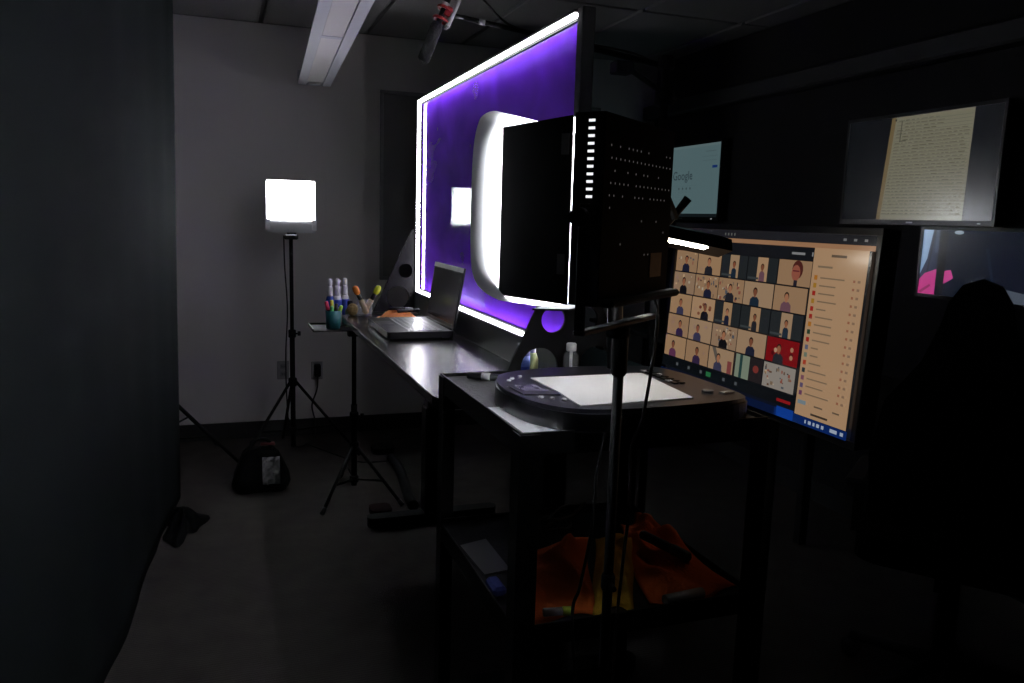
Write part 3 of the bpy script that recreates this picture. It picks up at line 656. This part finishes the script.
# ---------------------------------------------------------------- things on the cart's middle shelf
MZ = .665 - .010
def cloth(name, corners, label, m_, h, seed, cat='cloth'):
    rnd = random.Random(seed); ph = [rnd.uniform(0, 6) for _ in range(6)]
    A, B, C_, D_ = [Vector((*c, 0)) for c in corners]
    def fn(u, v):
        uu = u + .05 * math.sin(v * 5 + ph[0]); vv = v + .05 * math.sin(u * 6 + ph[1])
        p = (A * (1 - uu) + B * uu) * (1 - vv) + (D_ * (1 - uu) + C_ * uu) * vv
        e = min(u, 1 - u, v, 1 - v); e = min(1, e * 4)
        z = h * e * (.55 + .45 * math.sin(u * 7 + ph[2] + 2 * math.sin(v * 4)) * math.sin(v * 6 + ph[3])) + .35 * h * e * math.sin((u + v) * 9 + ph[4]) ** 2
        return (min(max(p.x, .488), .990), min(max(p.y, 1.270), 1.80), MZ + .003 + max(0, z))
    o = MB().add(*grid(fn, 26, 26), smooth=True).build(name, m_); md = o.modifiers.new('thick', 'SOLIDIFY'); md.thickness = .002
    return tag(o, label, cat)
cloth('folded_cloth', [(.490, 1.30), (.645, 1.272), (.80, 1.62), (.60, 1.60)], 'left orange cloth on the cart middle shelf', ORANGE, .04, 3)
cloth('folded_cloth', [(.655, 1.295), (.735, 1.275), (.905, 1.60), (.815, 1.63)], 'yellow cloth between two orange cloths on the cart shelf', YELLOW, .032, 5)
cloth('folded_cloth', [(.765, 1.275), (.985, 1.285), (.988, 1.72), (.90, 1.66)], 'right orange cloth under a marker on the cart shelf', ORANGE, .05, 9)
marker('marker_pen', 'thick black marker lying on the right orange cloth', (.87, 1.50, MZ + .052), (.905, 1.36, MZ + .052), .011, BLK, mat('dark_teal_cap', (.02, .06, .06), .4, noise=.1))
marker('marker_pen', 'black marker with lime cap at the front of the cart shelf', (.545, 1.285, MZ + .02), (.600, 1.276, MZ + .02), .008, GREY, mat('lime_cap', (.62, .72, .04), .4))
o = MB().tube([(.80, 1.276, MZ + .012), (.89, 1.284, MZ + .012)], .011, 12).build('paper_roll', mat('grey_paper', (.4, .4, .4), .8, noise=.2, nscale=60)); tag(o, 'rolled white paper lying at the front of the cart shelf', 'paper')
o = MB().prism([(.492, 1.66), (.500, 1.50), (.56, 1.51), (.56, 1.68)], MZ, MZ + .004).build('note_pad', mat('grey_pad', (.14, .14, .15), .8, noise=.05)); tag(o, 'white notepad at the left rear of the cart middle shelf', 'notepad')
o = MB().box(.487, .515, 1.40, 1.46, MZ, MZ + .02, .006).build('eraser_block', mat('blue_felt', (.05, .07, .35), .9, noise=.2)); tag(o, 'blue felt eraser block at the left of the cart shelf', 'eraser')
for k in range(3):
    pts = [(.72 + .07 * math.cos(a) + k * .03, 1.72 + .05 * math.sin(a * 1.0 + k), MZ + .008 + .012 * k + .006 * math.sin(3 * a)) for a in [i * .5 for i in range(14)]]
    cable('coiled_cable', pts, .004, ['coil of black cable lowest at the rear of the cart shelf', 'coil of black cable in the middle of the pile on the cart shelf', 'topmost coil of black cable at the rear of the cart shelf'][k], group='cable coils on the cart shelf')

# ---------------------------------------------------------------- monitor showing a video call
W_, H_ = .70, .394
t = thing('call_monitor', 'large monitor showing a video call grid beside the cart', 'monitor', (1.1414, 1.528, 1.192), -PI / 2)
tilt = Matrix.Rotation(-.048, 4, 'X')
bz = mat('monitor_bezel', (.018, .018, .019), .35, noise=.15)
MB().box(-W_ / 2 - .014, W_ / 2 + .014, .002, .040, -H_ / 2 - .016, H_ / 2 + .014, .003, rot=tilt).build('back_shell', bz, t)
for a in ((-W_ / 2 - .014, W_ / 2 + .014, -.006, .004, H_ / 2, H_ / 2 + .014), (-W_ / 2 - .014, W_ / 2 + .014, -.006, .004, -H_ / 2 - .016, -H_ / 2), (-W_ / 2 - .014, -W_ / 2, -.006, .004, -H_ / 2, H_ / 2), (W_ / 2, W_ / 2 + .014, -.006, .004, -H_ / 2, H_ / 2)):
    MB().box(*a, .001, rot=tilt).build('bezel', bz, t)
s = Scr(W_, H_)
TAN = hexc('c29a72'); BG = hexc('14161a'); DK = hexc('2a2e30'); rnd = random.Random(4)
s.rect(0, 0, 1, 1, BG); s.rect(0, 0, 1, .05, hexc('26262a')); s.rect(0, .05, 1, .075, hexc('b98a66')); s.rect(0, .075, .778, .145, hexc('1b1c20'))
for i in range(4): s.rect(.30 + i * .018, .018, .306 + i * .018, .034, hexc('777777'))
for u in (.87, .91, .95): s.rect(u, .02, u + .012, .032, hexc('8a8a8a'))
s.rect(.66, .105, .72, .118, hexc('9a9a9a')); s.rect(.75, .1, .756, .122, hexc('9a9a9a'))
us = [0, .15, .30, .45, .606, .762]; vs_ = [.145, .29, .435, .578, .722, .868]
SKIN = ['a5694a', '8a543c', 'b87d5c', '96593f']; CLO = ['23263a', '3a2a4a', '20303f', '151518', '6a3a5a', '2a2a30', '41405a', '7a5560']
spec = {(0, 2): 'n', (0, 3): 'n', (2, 2): 'n', (2, 3): 'n', (2, 4): 'n', (3, 4): 'red', (4, 3): 'dark', (0, 4): 'big', (1, 1): 'busy', (1, 2): 'busy', (2, 1): 'hair', (4, 4): 'books', (3, 2): 'busy', (1, 0): 'shelf', (0, 0): 'shelf', (4, 2): 'win'}
for r in range(5):
    for c in range(5):
        u0, u1, v0, v1 = us[c] + .003, us[c + 1] - .003, vs_[r] + .004, vs_[r + 1] - .004
        k = spec.get((r, c), ''); du, dv = u1 - u0, v1 - v0
        wallc = [hexc(x) for x in ('b8936e', 'b08c6a', 'c39d78', 'a98a6e', 'b69676')][rnd.randrange(5)]
        if k == 'n':
            s.rect(u0, v0, u1, v1, DK); a = u0 + du * .33; b = u0 + du * .68; s.rect(a, v0, b, v1, wallc); pu = (a + b) / 2; sc = .8
            s.rect(u0 + .004, v1 - .02, u0 + .06, v1 - .008, hexc('444a4c'))
        else:
            s.rect(u0, v0, u1, v1, {'red': hexc('8a1016'), 'dark': hexc('2a2426'), 'books': hexc('a59c92')}.get(k, wallc)); pu = u0 + du * rnd.choice((.4, .5, .6)); sc = 1
        if k == 'shelf' or k == 'busy' or k == 'books':
            for i in range(26 if k != 'shelf' else 10):
                a = u0 + du * rnd.uniform(.02, .9); b = v0 + dv * rnd.uniform(.05, .85)
                s.rect(a, b, min(u1, a + du * rnd.uniform(.02, .09)), min(v1, b + dv * rnd.uniform(.05, .16)), hexc(rnd.choice(('6d4f3c', '8c7660', 'd8b690', '5a6068', '9a5a4a', '30333a', 'c9b8a0'))))
        if k == 'win':
            s.poly([(u0 + du * .1, v0), (u0 + du * .45, v1), (u0 + du * .6, v1), (u0 + du * .25, v0)], hexc('6b6258')); s.rect(u0 + du * .78, v0 + dv * .45, u0 + du * .95, v1, hexc('8e4a48'))
        if k == 'dark':
            s.rect(u0 + du * .05, v0, u0 + du * .55, v1, hexc('8d9a86')); s.rect(u0 + du * .2, v0, u0 + du * .3, v1, hexc('2d4a48')); s.ell(u0 + du * .78, v0 + dv * .45, du * .1, dv * .16, hexc('8a3a34')); continue
        if k == 'books': continue
        hs = dv * (.17 if k != 'big' else .32) * sc * 1.0; pv = v0 + dv * (.42 if k != 'big' else .42)
        asp = H_ / W_; sk = hexc(rnd.choice(SKIN)); clo = hexc(CLO[(r * 3 + c * 5) % 8]); hair = hexc(rnd.choice(('2a1c16', '14100e', '4a2e1e')))
        if k == 'big':
            pu = u0 + du * .55; s.ell(pu + .006, pv - .008, hs * 1.0 * asp, hs * 1.15, hexc('5a2a24')); s.ell(pu, pv + .01, hs * .8 * asp, hs, hexc('a8604c')); s.rect(pu - hs * .6 * asp, pv - .004, pu + hs * .6 * asp, pv + .003, hexc('6a2430'))
            s.rect(pu - .006, v1 - .03, pu + .01, v1, hexc('2a2430')); continue
        # shoulders, neck, hair, face
        top = pv + hs * 1.15; sw = min(hs * 1.9 * asp, (pu - u0) * .95, (u1 - pu) * .95) if k != 'n' else hs * 1.35 * asp
        s.poly([(pu - sw, v1), (pu + sw, v1), (pu + sw * .92, top + hs * .7), (pu + sw * .45, top), (pu - sw * .45, top), (pu - sw * .92, top + hs * .7)], clo)
        if k == 'hair':
            for i in range(9): s.ell(pu + du * rnd.uniform(-.3, .3), pv + dv * rnd.uniform(-.2, .35), du * .06, dv * .08, hexc(rnd.choice(('7a3e2a', '8f5a40', 'c39a78'))))
        s.rect(pu - hs * .28 * asp, pv + hs * .5, pu + hs * .28 * asp, top + hs * .15, sk)
        s.ell(pu, pv - hs * .22, hs * .86 * asp, hs * .98, hair); s.ell(pu, pv + hs * .12, hs * .70 * asp, hs * .92, sk)
        if k == 'red':
            for i in range(5): s.ell(u0 + du * rnd.choice((.22, .3, .72, .8)), v0 + dv * rnd.uniform(.3, .8), du * .05, dv * .1, hexc(rnd.choice(('c08a6a', '5a0a10', 'd0a888'))))
s.rect(0, .868, .778, .94, hexc('0e1216'))
for u in (.10, .18, .26, .40, .47): s.rect(u, .895, u + .014, .915, hexc('5f6468'))
s.rect(.30, .89, .33, .92, hexc('2f7a4a')); s.rect(.69, .905, .755, .922, hexc('a01c20'))
s.rect(.778, .075, .99, .955, hexc('c9a27c')); s.rect(.99, .075, 1, .94, hexc('1a1a1c'))
s.rect(.85, .105, .91, .118, hexc('6d5a48')); s.rect(.80, .165, .86, .175, hexc('8f7a62'))
ic = ['c07a2a', 'b8862e', 'b02a22', 'b8862e', 'b02a22', 'b02a22', 'c07a2a', '2f4a34', 'b02a22', '6b6f86', '7c8a78', 'c0442a', '2c3a40', '8c5a6a', '6a5a7a', '7a4a6a']
for i in range(16):
    v = .215 + i * .0405
    s.rect(.79, v, .803, v + .024, hexc(ic[i])); s.rect(.815, v + .008, .815 + rnd.uniform(.03, .10), v + .015, hexc('8d765e'))
    s.rect(.945, v + .006, .953, v + .018, hexc('a86a50')); s.rect(.962, v + .006, .972, v + .018, hexc('9a7a62'))
s.rect(.79, .872, .825, .893, hexc('8a9aa0')); s.rect(.86, .882, .895, .890, hexc('6d5a48')); s.rect(.935, .882, .962, .890, hexc('6d5a48')); s.rect(.85, .925, .92, .936, hexc('4a3d32'))
s.rect(0, .955, 1, 1, hexc('0c2c6e')); s.rect(.0, .955, .69, 1, hexc('0a1a40')); s.rect(.70, .945, .778, 1, hexc('1246a8'))
for u, w_ in ((.83, .006), (.845, .012), (.865, .008), (.88, .012), (.90, .01), (.935, .028), (.975, .012)): s.rect(u, .968, u + w_, .986, hexc('b8c4dc'))
s.build('screen', t, L_SCREEN, 'call_screen', Mx=tilt)
MB().box(-.05, .05, .035, .06, -.06, .06, .003, rot=tilt).build('mount_plate', BLKM, t)
MB().tube([(0, .075, -1.19 + .03), (0, .075, .05)], .022, 14).build('stand_pole', BLKM, t)
MB().box(-.20, .20, -.02, .25, -1.19, -1.165, .008).build('stand_base', BLKM, t)

# ---------------------------------------------------------------- wall displays and side desk
def wall_tv(label, y, W, H, z, draw, mname, estr):
    t = thing('wall_display', label, 'display', (2.80, y, z), -PI / 2)
    MB().box(-W / 2 - .015, W / 2 + .015, .003, .045, -H / 2 - .022, H / 2 + .015, .004).build('back_shell', bz, t)
    for a in ((-W / 2 - .015, W / 2 + .015, -.004, .004, H / 2, H / 2 + .015), (-W / 2 - .015, W / 2 + .015, -.004, .004, -H / 2 - .022, -H / 2), (-W / 2 - .015, -W / 2, -.004, .004, -H / 2, H / 2), (W / 2, W / 2 + .015, -.004, .004, -H / 2, H / 2)):
        MB().box(*a, .001).build('bezel', bz, t)
    MB().box(-.1, .1, .044, .059, -.1, .1).build('wall_mount', BLKM, t)
    s = Scr(W, H); draw(s); s.build('screen', t, estr, mname)
    MB().box(W / 2 - .06, W / 2 - .045, -.0046, -.0039, -H / 2 - .013, -H / 2 - .009).build('power_light', emat('power_led', (.9, .95, 1), .5), t)
    MB().box(-.012, .022, -.0046, -.0039, -H / 2 - .013, -H / 2 - .008).build('badge', mat('badge_pale', (.5, .5, .5), .4, noise=.05), t)
    return t
def draw_notes(s):
    s.rect(0, 0, 1, 1, hexc('15181d'))
    s.poly([(.313, .005), (.262, 1), (.83, 1), (.838, .0)], hexc('a8a48c'))
    s.poly([(.313, .005), (.262, 1), (.29, 1), (.342, .005)], hexc('98845c'))
    r = random.Random(2)
    for i in range(30):
        v = .05 + i * .031; a = .352 - .05 * v; 
        s.poly([(a, v), (a, v + .004), (.83 - .005 * v, v + .004), (.83 - .005 * v, v)], hexc('8d8a76'))
        u = a + .01 + (.05 if i in (1, 2, 6) else 0)
        while u < (.80 if i > 3 else .62):
            wd = r.uniform(.012, .045); s.rect(u, v - .013 + r.uniform(-.002, .002), min(u + wd, .82), v - .005, hexc(r.choice(('827f6b', '8b8873', '77745f')))); u += wd + r.uniform(.006, .016)
    s.poly([(.40, .05), (.395, .25), (.402, .25), (.407, .05)], hexc('6a6858')); s.rect(.395, .235, .44, .245, hexc('6a6858'))
    s.ell(.36, .035, .006, .012, hexc('3a3830'))
def draw_search(s):
    s.rect(0, 0, 1, 1, hexc('7f9fa4')); s.rect(0, .955, 1, 1, hexc('20282c')); s.rect(0, 0, 1, .035, hexc('8aa6aa'))
    s.text('Google', .335, .475, .080, hexc('3d4c56'))
    s.rect(.30, .56, .70, .562, hexc('6d8a90'))
    for i in range(4): s.ell(.44 + i * .055, .60, .009, .018, hexc('53666c'))
    for i in range(4): s.rect(.43 + i * .055, .645, .45 + i * .055, .652, hexc('6d868a'))
    s.rect(.90, .30, .965, .335, hexc('234a9a')); s.rect(.76, .17, .96, .175, hexc('6d868c')); s.rect(.76, .225, .96, .23, hexc('6d868c')); s.rect(.80, .10, .94, .11, hexc('70898e'))
wall_tv('right wall display showing a lined page of handwritten notes', 2.71, .80, .445, 1.668, draw_notes, 'notes_screen', .34)
wall_tv('left wall display showing a pale search page beyond the near light', 4.16 + .40, .80, .445, 1.668, draw_search, 'search_screen', .31)

t = thing('side_desk', 'long dark desk along the right wall under the displays', 'desk', (2.56, 2.9, 0))
MB().box(2.36, 2.84, .6, 4.95, .715, .74, .004).build('desktop', mat('side_desk_top', (.015, .014, .014), .5, noise=.2), t, world=True)
for y in (.7, 2.75, 4.85):
    for x in (2.40, 2.79): MB().box(x - .02, x + .02, y - .02, y + .02, 0, .716).build('leg', BLKM, t, world=True)
W2, H2 = .44, .235
t = thing('preview_monitor', 'small monitor with pink figure preview under the notes display', 'monitor', (2.45, 2.075, 1.288), -PI / 2)
MB().box(-W2 / 2 - .012, W2 / 2 + .012, .002, .03, -H2 / 2 - .014, H2 / 2 + .012, .003).build('back_shell', bz, t)
for a in ((-W2 / 2 - .012, W2 / 2 + .012, -.004, .003, H2 / 2, H2 / 2 + .012), (-W2 / 2 - .012, W2 / 2 + .012, -.004, .003, -H2 / 2 - .014, -H2 / 2), (-W2 / 2 - .012, -W2 / 2, -.004, .003, -H2 / 2, H2 / 2), (W2 / 2, W2 / 2 + .012, -.004, .003, -H2 / 2, H2 / 2)): MB().box(*a, .001).build('bezel', bz, t)
s = Scr(W2, H2); s.rect(0, 0, 1, 1, hexc('020203'))
A0, A1, A2 = .165, .245, 1.0
s.rect(0, 0, A0, 1, hexc('232c44')); s.poly([(0, 0), (0, .7), (.06, .45), (.10, 0)], hexc('8aa6c8')); s.poly([(.11, 0), (.06, .72), (.075, .72), (.125, 0)], hexc('0a0c14')); s.rect(.13, 0, A0, .35, hexc('3a4660'))
s.poly([(0, .78), (.05, .68), (A0, .60), (A0, 1), (0, 1)], hexc('c23a86')); s.poly([(.0, .97), (.11, .84), (.12, .87), (.03, .99)], hexc('8a2058'))
s.rect(A1, 0, A2, 1, hexc('0c1220')); s.poly([(A1, .62), (A1 + .06, .60), (A1 + .09, .72), (A1, .82)], hexc('c23a86'))
s.ell(A1 + .10, .03, .045, .03, hexc('a8b4c8')); s.poly([(.50, .72), (.60, .86), (.75, .80), (1, .86), (1, 1), (.55, 1)], hexc('4a525e')); s.poly([(.60, .25), (.70, .85), (.72, .85), (.63, .25)], hexc('182236'))
s.build('screen', t, .75, 'preview_screen')
MB().tube([(0, .05, -.548), (0, .05, .0)], .018, 12).build('stand_pole', BLKM, t); MB().box(-.1, .1, -.04, .12, -.548, -.533, .004).build('stand_base', BLKM, t)
MB().box(-.04, .04, .028, .055, -.04, .04).build('mount_plate', BLKM, t)

# office chair in front of the preview monitor
t = thing('office_chair', 'black high back office chair silhouetted below the preview monitor', 'chair', (2.02, 1.66, 0), math.radians(-52))
seatm = mat('black_chair_fabric', (.006, .006, .006), .9, spec=.1, noise=.2)
MB().prism(rrect(-.25, .25, -.24, .24, .08), .46, .54).build('seat', seatm, t)
bp = [(-.21, .60), (-.225, .78), (-.20, .94), (-.12, 1.06), (-.085, 1.16), (-.072, 1.22), (-.045, 1.265), (0, 1.282), (.045, 1.265), (.072, 1.22), (.085, 1.16), (.12, 1.06), (.20, .94), (.225, .78), (.21, .60)]
MB().prism(bp, -.27, -.21, Matrix(((1, 0, 0, 0), (0, 0, 1, 0), (0, 1, 0, 0), (0, 0, 0, 1)))).build('backrest', seatm, t)
MB().box(-.03, .03, -.285, -.255, .44, .7).build('back_support', BLK, t)
for sx in (-1, 1):
    ar = MB(); ar.box(sx * .27 - .03, sx * .27 + .03, -.15, .15, .64, .67, .01); ar.box(sx * .27 - .015, sx * .27 + .015, -.03, .03, .5, .64); ar.box(min(sx * .2, sx * .285), max(sx * .2, sx * .285), -.03, .03, .47, .5); ar.build('armrest', BLK, t)
MB().tube([(0, 0, .1), (0, 0, .46)], .028, 12).build('gas_column', BLKM, t)
for k in range(5):
    a = 2 * PI * k / 5 + .3; lg = MB().tube([(0, 0, .11), (.28 * math.cos(a), .28 * math.sin(a), .075)], [.025, .016], 8).build('base_arm', BLK, t)
    MB().sphere((.28 * math.cos(a), .28 * math.sin(a), .032), .032, 10, 8).build('caster', BLK, lg)

# ---------------------------------------------------------------- microphone on a boom
bst = thing('boom_stand', 'dark boom stand holding the microphone boom behind the lightboard', 'stand', (1.44, 2.5, 0))
MB().tube([(1.44, 2.5, .05), (1.44, 2.5, 1.95)], .014, 12).build('pole', STAND, bst, world=True)
for a in (20, 140, 260):
    a = math.radians(a); MB().tube([(1.44 + .02 * math.cos(a), 2.5 + .02 * math.sin(a), .22), (1.44 + .22 * math.cos(a), 2.5 + .22 * math.sin(a), .012)], .011, 8).build('leg', STAND, bst, world=True)
MB().lathe([(.03, 1.80), (.034, 1.805), (.034, 1.845), (.03, 1.85)], 12, (1.44, 2.5, 0)).build('grip_head', STAND, bst, world=True)
MB().tube([(1.40, 2.46, 1.83), (1.50, 2.54, 1.83)], .016, 10).build('grip_handle', STAND, bst, world=True)
MB().tube([(1.43, 2.48, 1.835), (1.27, 2.47, 1.91)], .009, 8).build('stay_arm', STAND, bst, world=True)
MB().box(1.225, 1.29, 2.445, 2.50, 1.885, 1.925, .004).build('stay_clamp', STAND, bst, world=True)
MB().lathe([(.024, 1.92), (.028, 1.925), (.028, 1.96), (.024, 1.965)], 12, (1.44, 2.5, 0)).build('boom_clamp', STAND, bst, world=True)
bm_ = thing('mic_boom', 'thin black boom pole reaching over the lightboard to the microphone', 'boom pole', (1.44, 2.52, 1.94))
MB().tube([(1.47, 2.532, 1.936), (.95, 2.532, 1.996)], .010, 10).build('outer_tube', STAND, bm_, world=True)
MB().tube([(.96, 2.532, 1.995), (.72, 2.532, 2.02)], .0075, 10).build('inner_tube', STAND, bm_, world=True)
MB().tube([(.795, 2.532, 2.0125), (.775, 2.532, 2.0145)], .0105, 12).build('locking_ring', GREY, bm_, world=True)
mc = thing('shotgun_microphone', 'black foam shotgun microphone in a red shock mount on the boom', 'microphone', (.66, 2.5, 2.02))
MB().tube([(.588, 2.5, 1.868), (.592, 2.5, 1.876), (.630, 2.5, 1.975), (.635, 2.5, 1.988)], [.012, .019, .020, .015], 14).build('foam_windscreen', mat('mic_foam', (.012, .012, .012), .95, noise=.4, nscale=150, bump=.5), mc, world=True)
MB().tube([(.628, 2.5, 1.965), (.668, 2.5, 2.065)], .0095, 12).build('mic_body', BLK, mc, world=True)
for f in (.1, .55):
    c = Vector((.642, 2.5, 1.990)) + Vector((.03, 0, .072)) * f
    mb = MB(); mb.tube([c + Vector((.022 * math.cos(a), .022 * math.sin(a), -.009 * math.cos(a))) for a in [2 * PI * i / 16 for i in range(17)]], .0045, 8); mb.build('shock_ring', RED, mc, world=True)
MB().box(-.006, .006, -.02, .02, -.05, .045, .003, rot=Matrix.Rotation(math.radians(24), 4, 'Y'), at=(.682, 2.5, 2.02)).build('mount_rail', mat('pale_grey', (.5, .5, .5), .4, noise=.05), mc, world=True)
MB().box(-.010, .010, -.014, .014, -.016, .016, .003, rot=Matrix.Rotation(math.radians(24), 4, 'Y'), at=(.665, 2.5, 2.022)).build('mount_block', RED, mc, world=True)
MB().tube([(.654, 2.5, 2.03), (.661, 2.5, 2.047)], .013, 12).build('tail_ring', mat('pale_grey', (.5, .5, .5), .4), mc, world=True)
MB().tube([(.675, 2.515, 2.02), (.725, 2.532, 2.0195)], .007, 10).build('swivel', BLK, mc, world=True)
cable('mic_cable', [(.668, 2.5, 2.065), (.68, 2.5, 2.10), (.74, 2.515, 2.12), (.80, 2.53, 2.07), (.90, 2.545, 2.012), (1.1, 2.545, 1.99), (1.40, 2.548, 1.955), (1.46, 2.53, 1.8), (1.465, 2.52, 1.2), (1.47, 2.53, .4), (1.5, 2.56, .008)], .0035, 'black microphone cable draped along the boom pole')

# ---------------------------------------------------------------- sandbag and floor clutter
t = thing('sandbag', 'black sandbag with a clear crinkled window on the stand leg', 'sandbag', (.15, 4.10, 0))
def bag(u, v):
    a = 2 * PI * u; z = v
    prof = [(.125, .0), (.135, .03), (.128, .08), (.105, .14), (.085, .19), (.06, .215)]
    i = min(int(v * 5), 4); f = v * 5 - i; r = prof[i][0] * (1 - f) + prof[i + 1][0] * f; zz = prof[i][1] * (1 - f) + prof[i + 1][1] * f
    k = 1 + .06 * math.sin(5 * a + 3 * v) + .03 * math.sin(11 * a)
    ca, sa = math.cos(a), math.sin(a); sq = (abs(ca) ** 4 + abs(sa) ** 4) ** -.25
    return (r * k * ca * sq, r * .55 * k * sa * sq, zz + .006 * math.sin(3 * a + 1) * v)
gv, gf = grid(bag, 48, 15); n0 = len(gv); gf += [tuple(range(48))[::-1], tuple(n0 - 49 + k for k in range(48))]
MB().add(gv, gf, True).build('body', mat('sandbag_nylon', (.004, .004, .004), .8, spec=.1, noise=.3, bump=.3, bscale=60), t)
def win(u, v):
    x = .005 + .085 * u; z = .045 + .135 * v
    return (x, -.081 + .16 * max(0, z - .08) + .05 * max(0, z - .04) - .002 + random.uniform(-.006, .006), z)
o = MB().add(*grid(win, 7, 10), smooth=False).build('clear_window', mat('crinkled_vinyl', (.85, .85, .87), .10, metal=.45, noise=.5, nscale=40, bump=.8, bscale=45), t); o.modifiers.new('thick', 'SOLIDIFY').thickness = .002
for sx in (-1, 1):
    MB().tube(spline([(sx * .05, -.02, .205), (sx * .04, -.01, .25), (0, 0, .262)], 5), .009, 8).build('strap', BLKMATTE, t)
MB().box(.0, .07, -.03, .0, .232, .244, .003).build('red_tab', mat('dull_red', (.12, .015, .015), .7, noise=.2), t)
o = MB().prism(rrect(.80, .93, 4.52, 4.66, .04), .0, .035).build('foot_pedal', BLKMATTE); tag(o, 'small black foot pedal on the carpet near the back wall', 'pedal')
cable('cable_sleeve', [(.87, 4.36, .03), (.875, 4.15, .028), (.85, 3.9, .028), (.83, 3.72, .028), (.825, 3.58, .028)], .026, 'thick black cable sleeve lying on the carpet under the desk', BLKMATTE, 12)
o = MB().prism(rrect(.62, .72, 3.55, 3.66, .03), 0, .028).build('power_adapter', mat('dark_maroon', (.015, .004, .004), .8, spec=.1, noise=.2)); tag(o, 'dark maroon power adapter on the carpet by the desk foot', 'adapter')
cable('floor_cable', [(.45, 4.83, .008), (.60, 4.55, .006), (.70, 4.40, .006), (.86, 4.38, .006)], .004, 'black cable running over the carpet towards the cable sleeve')
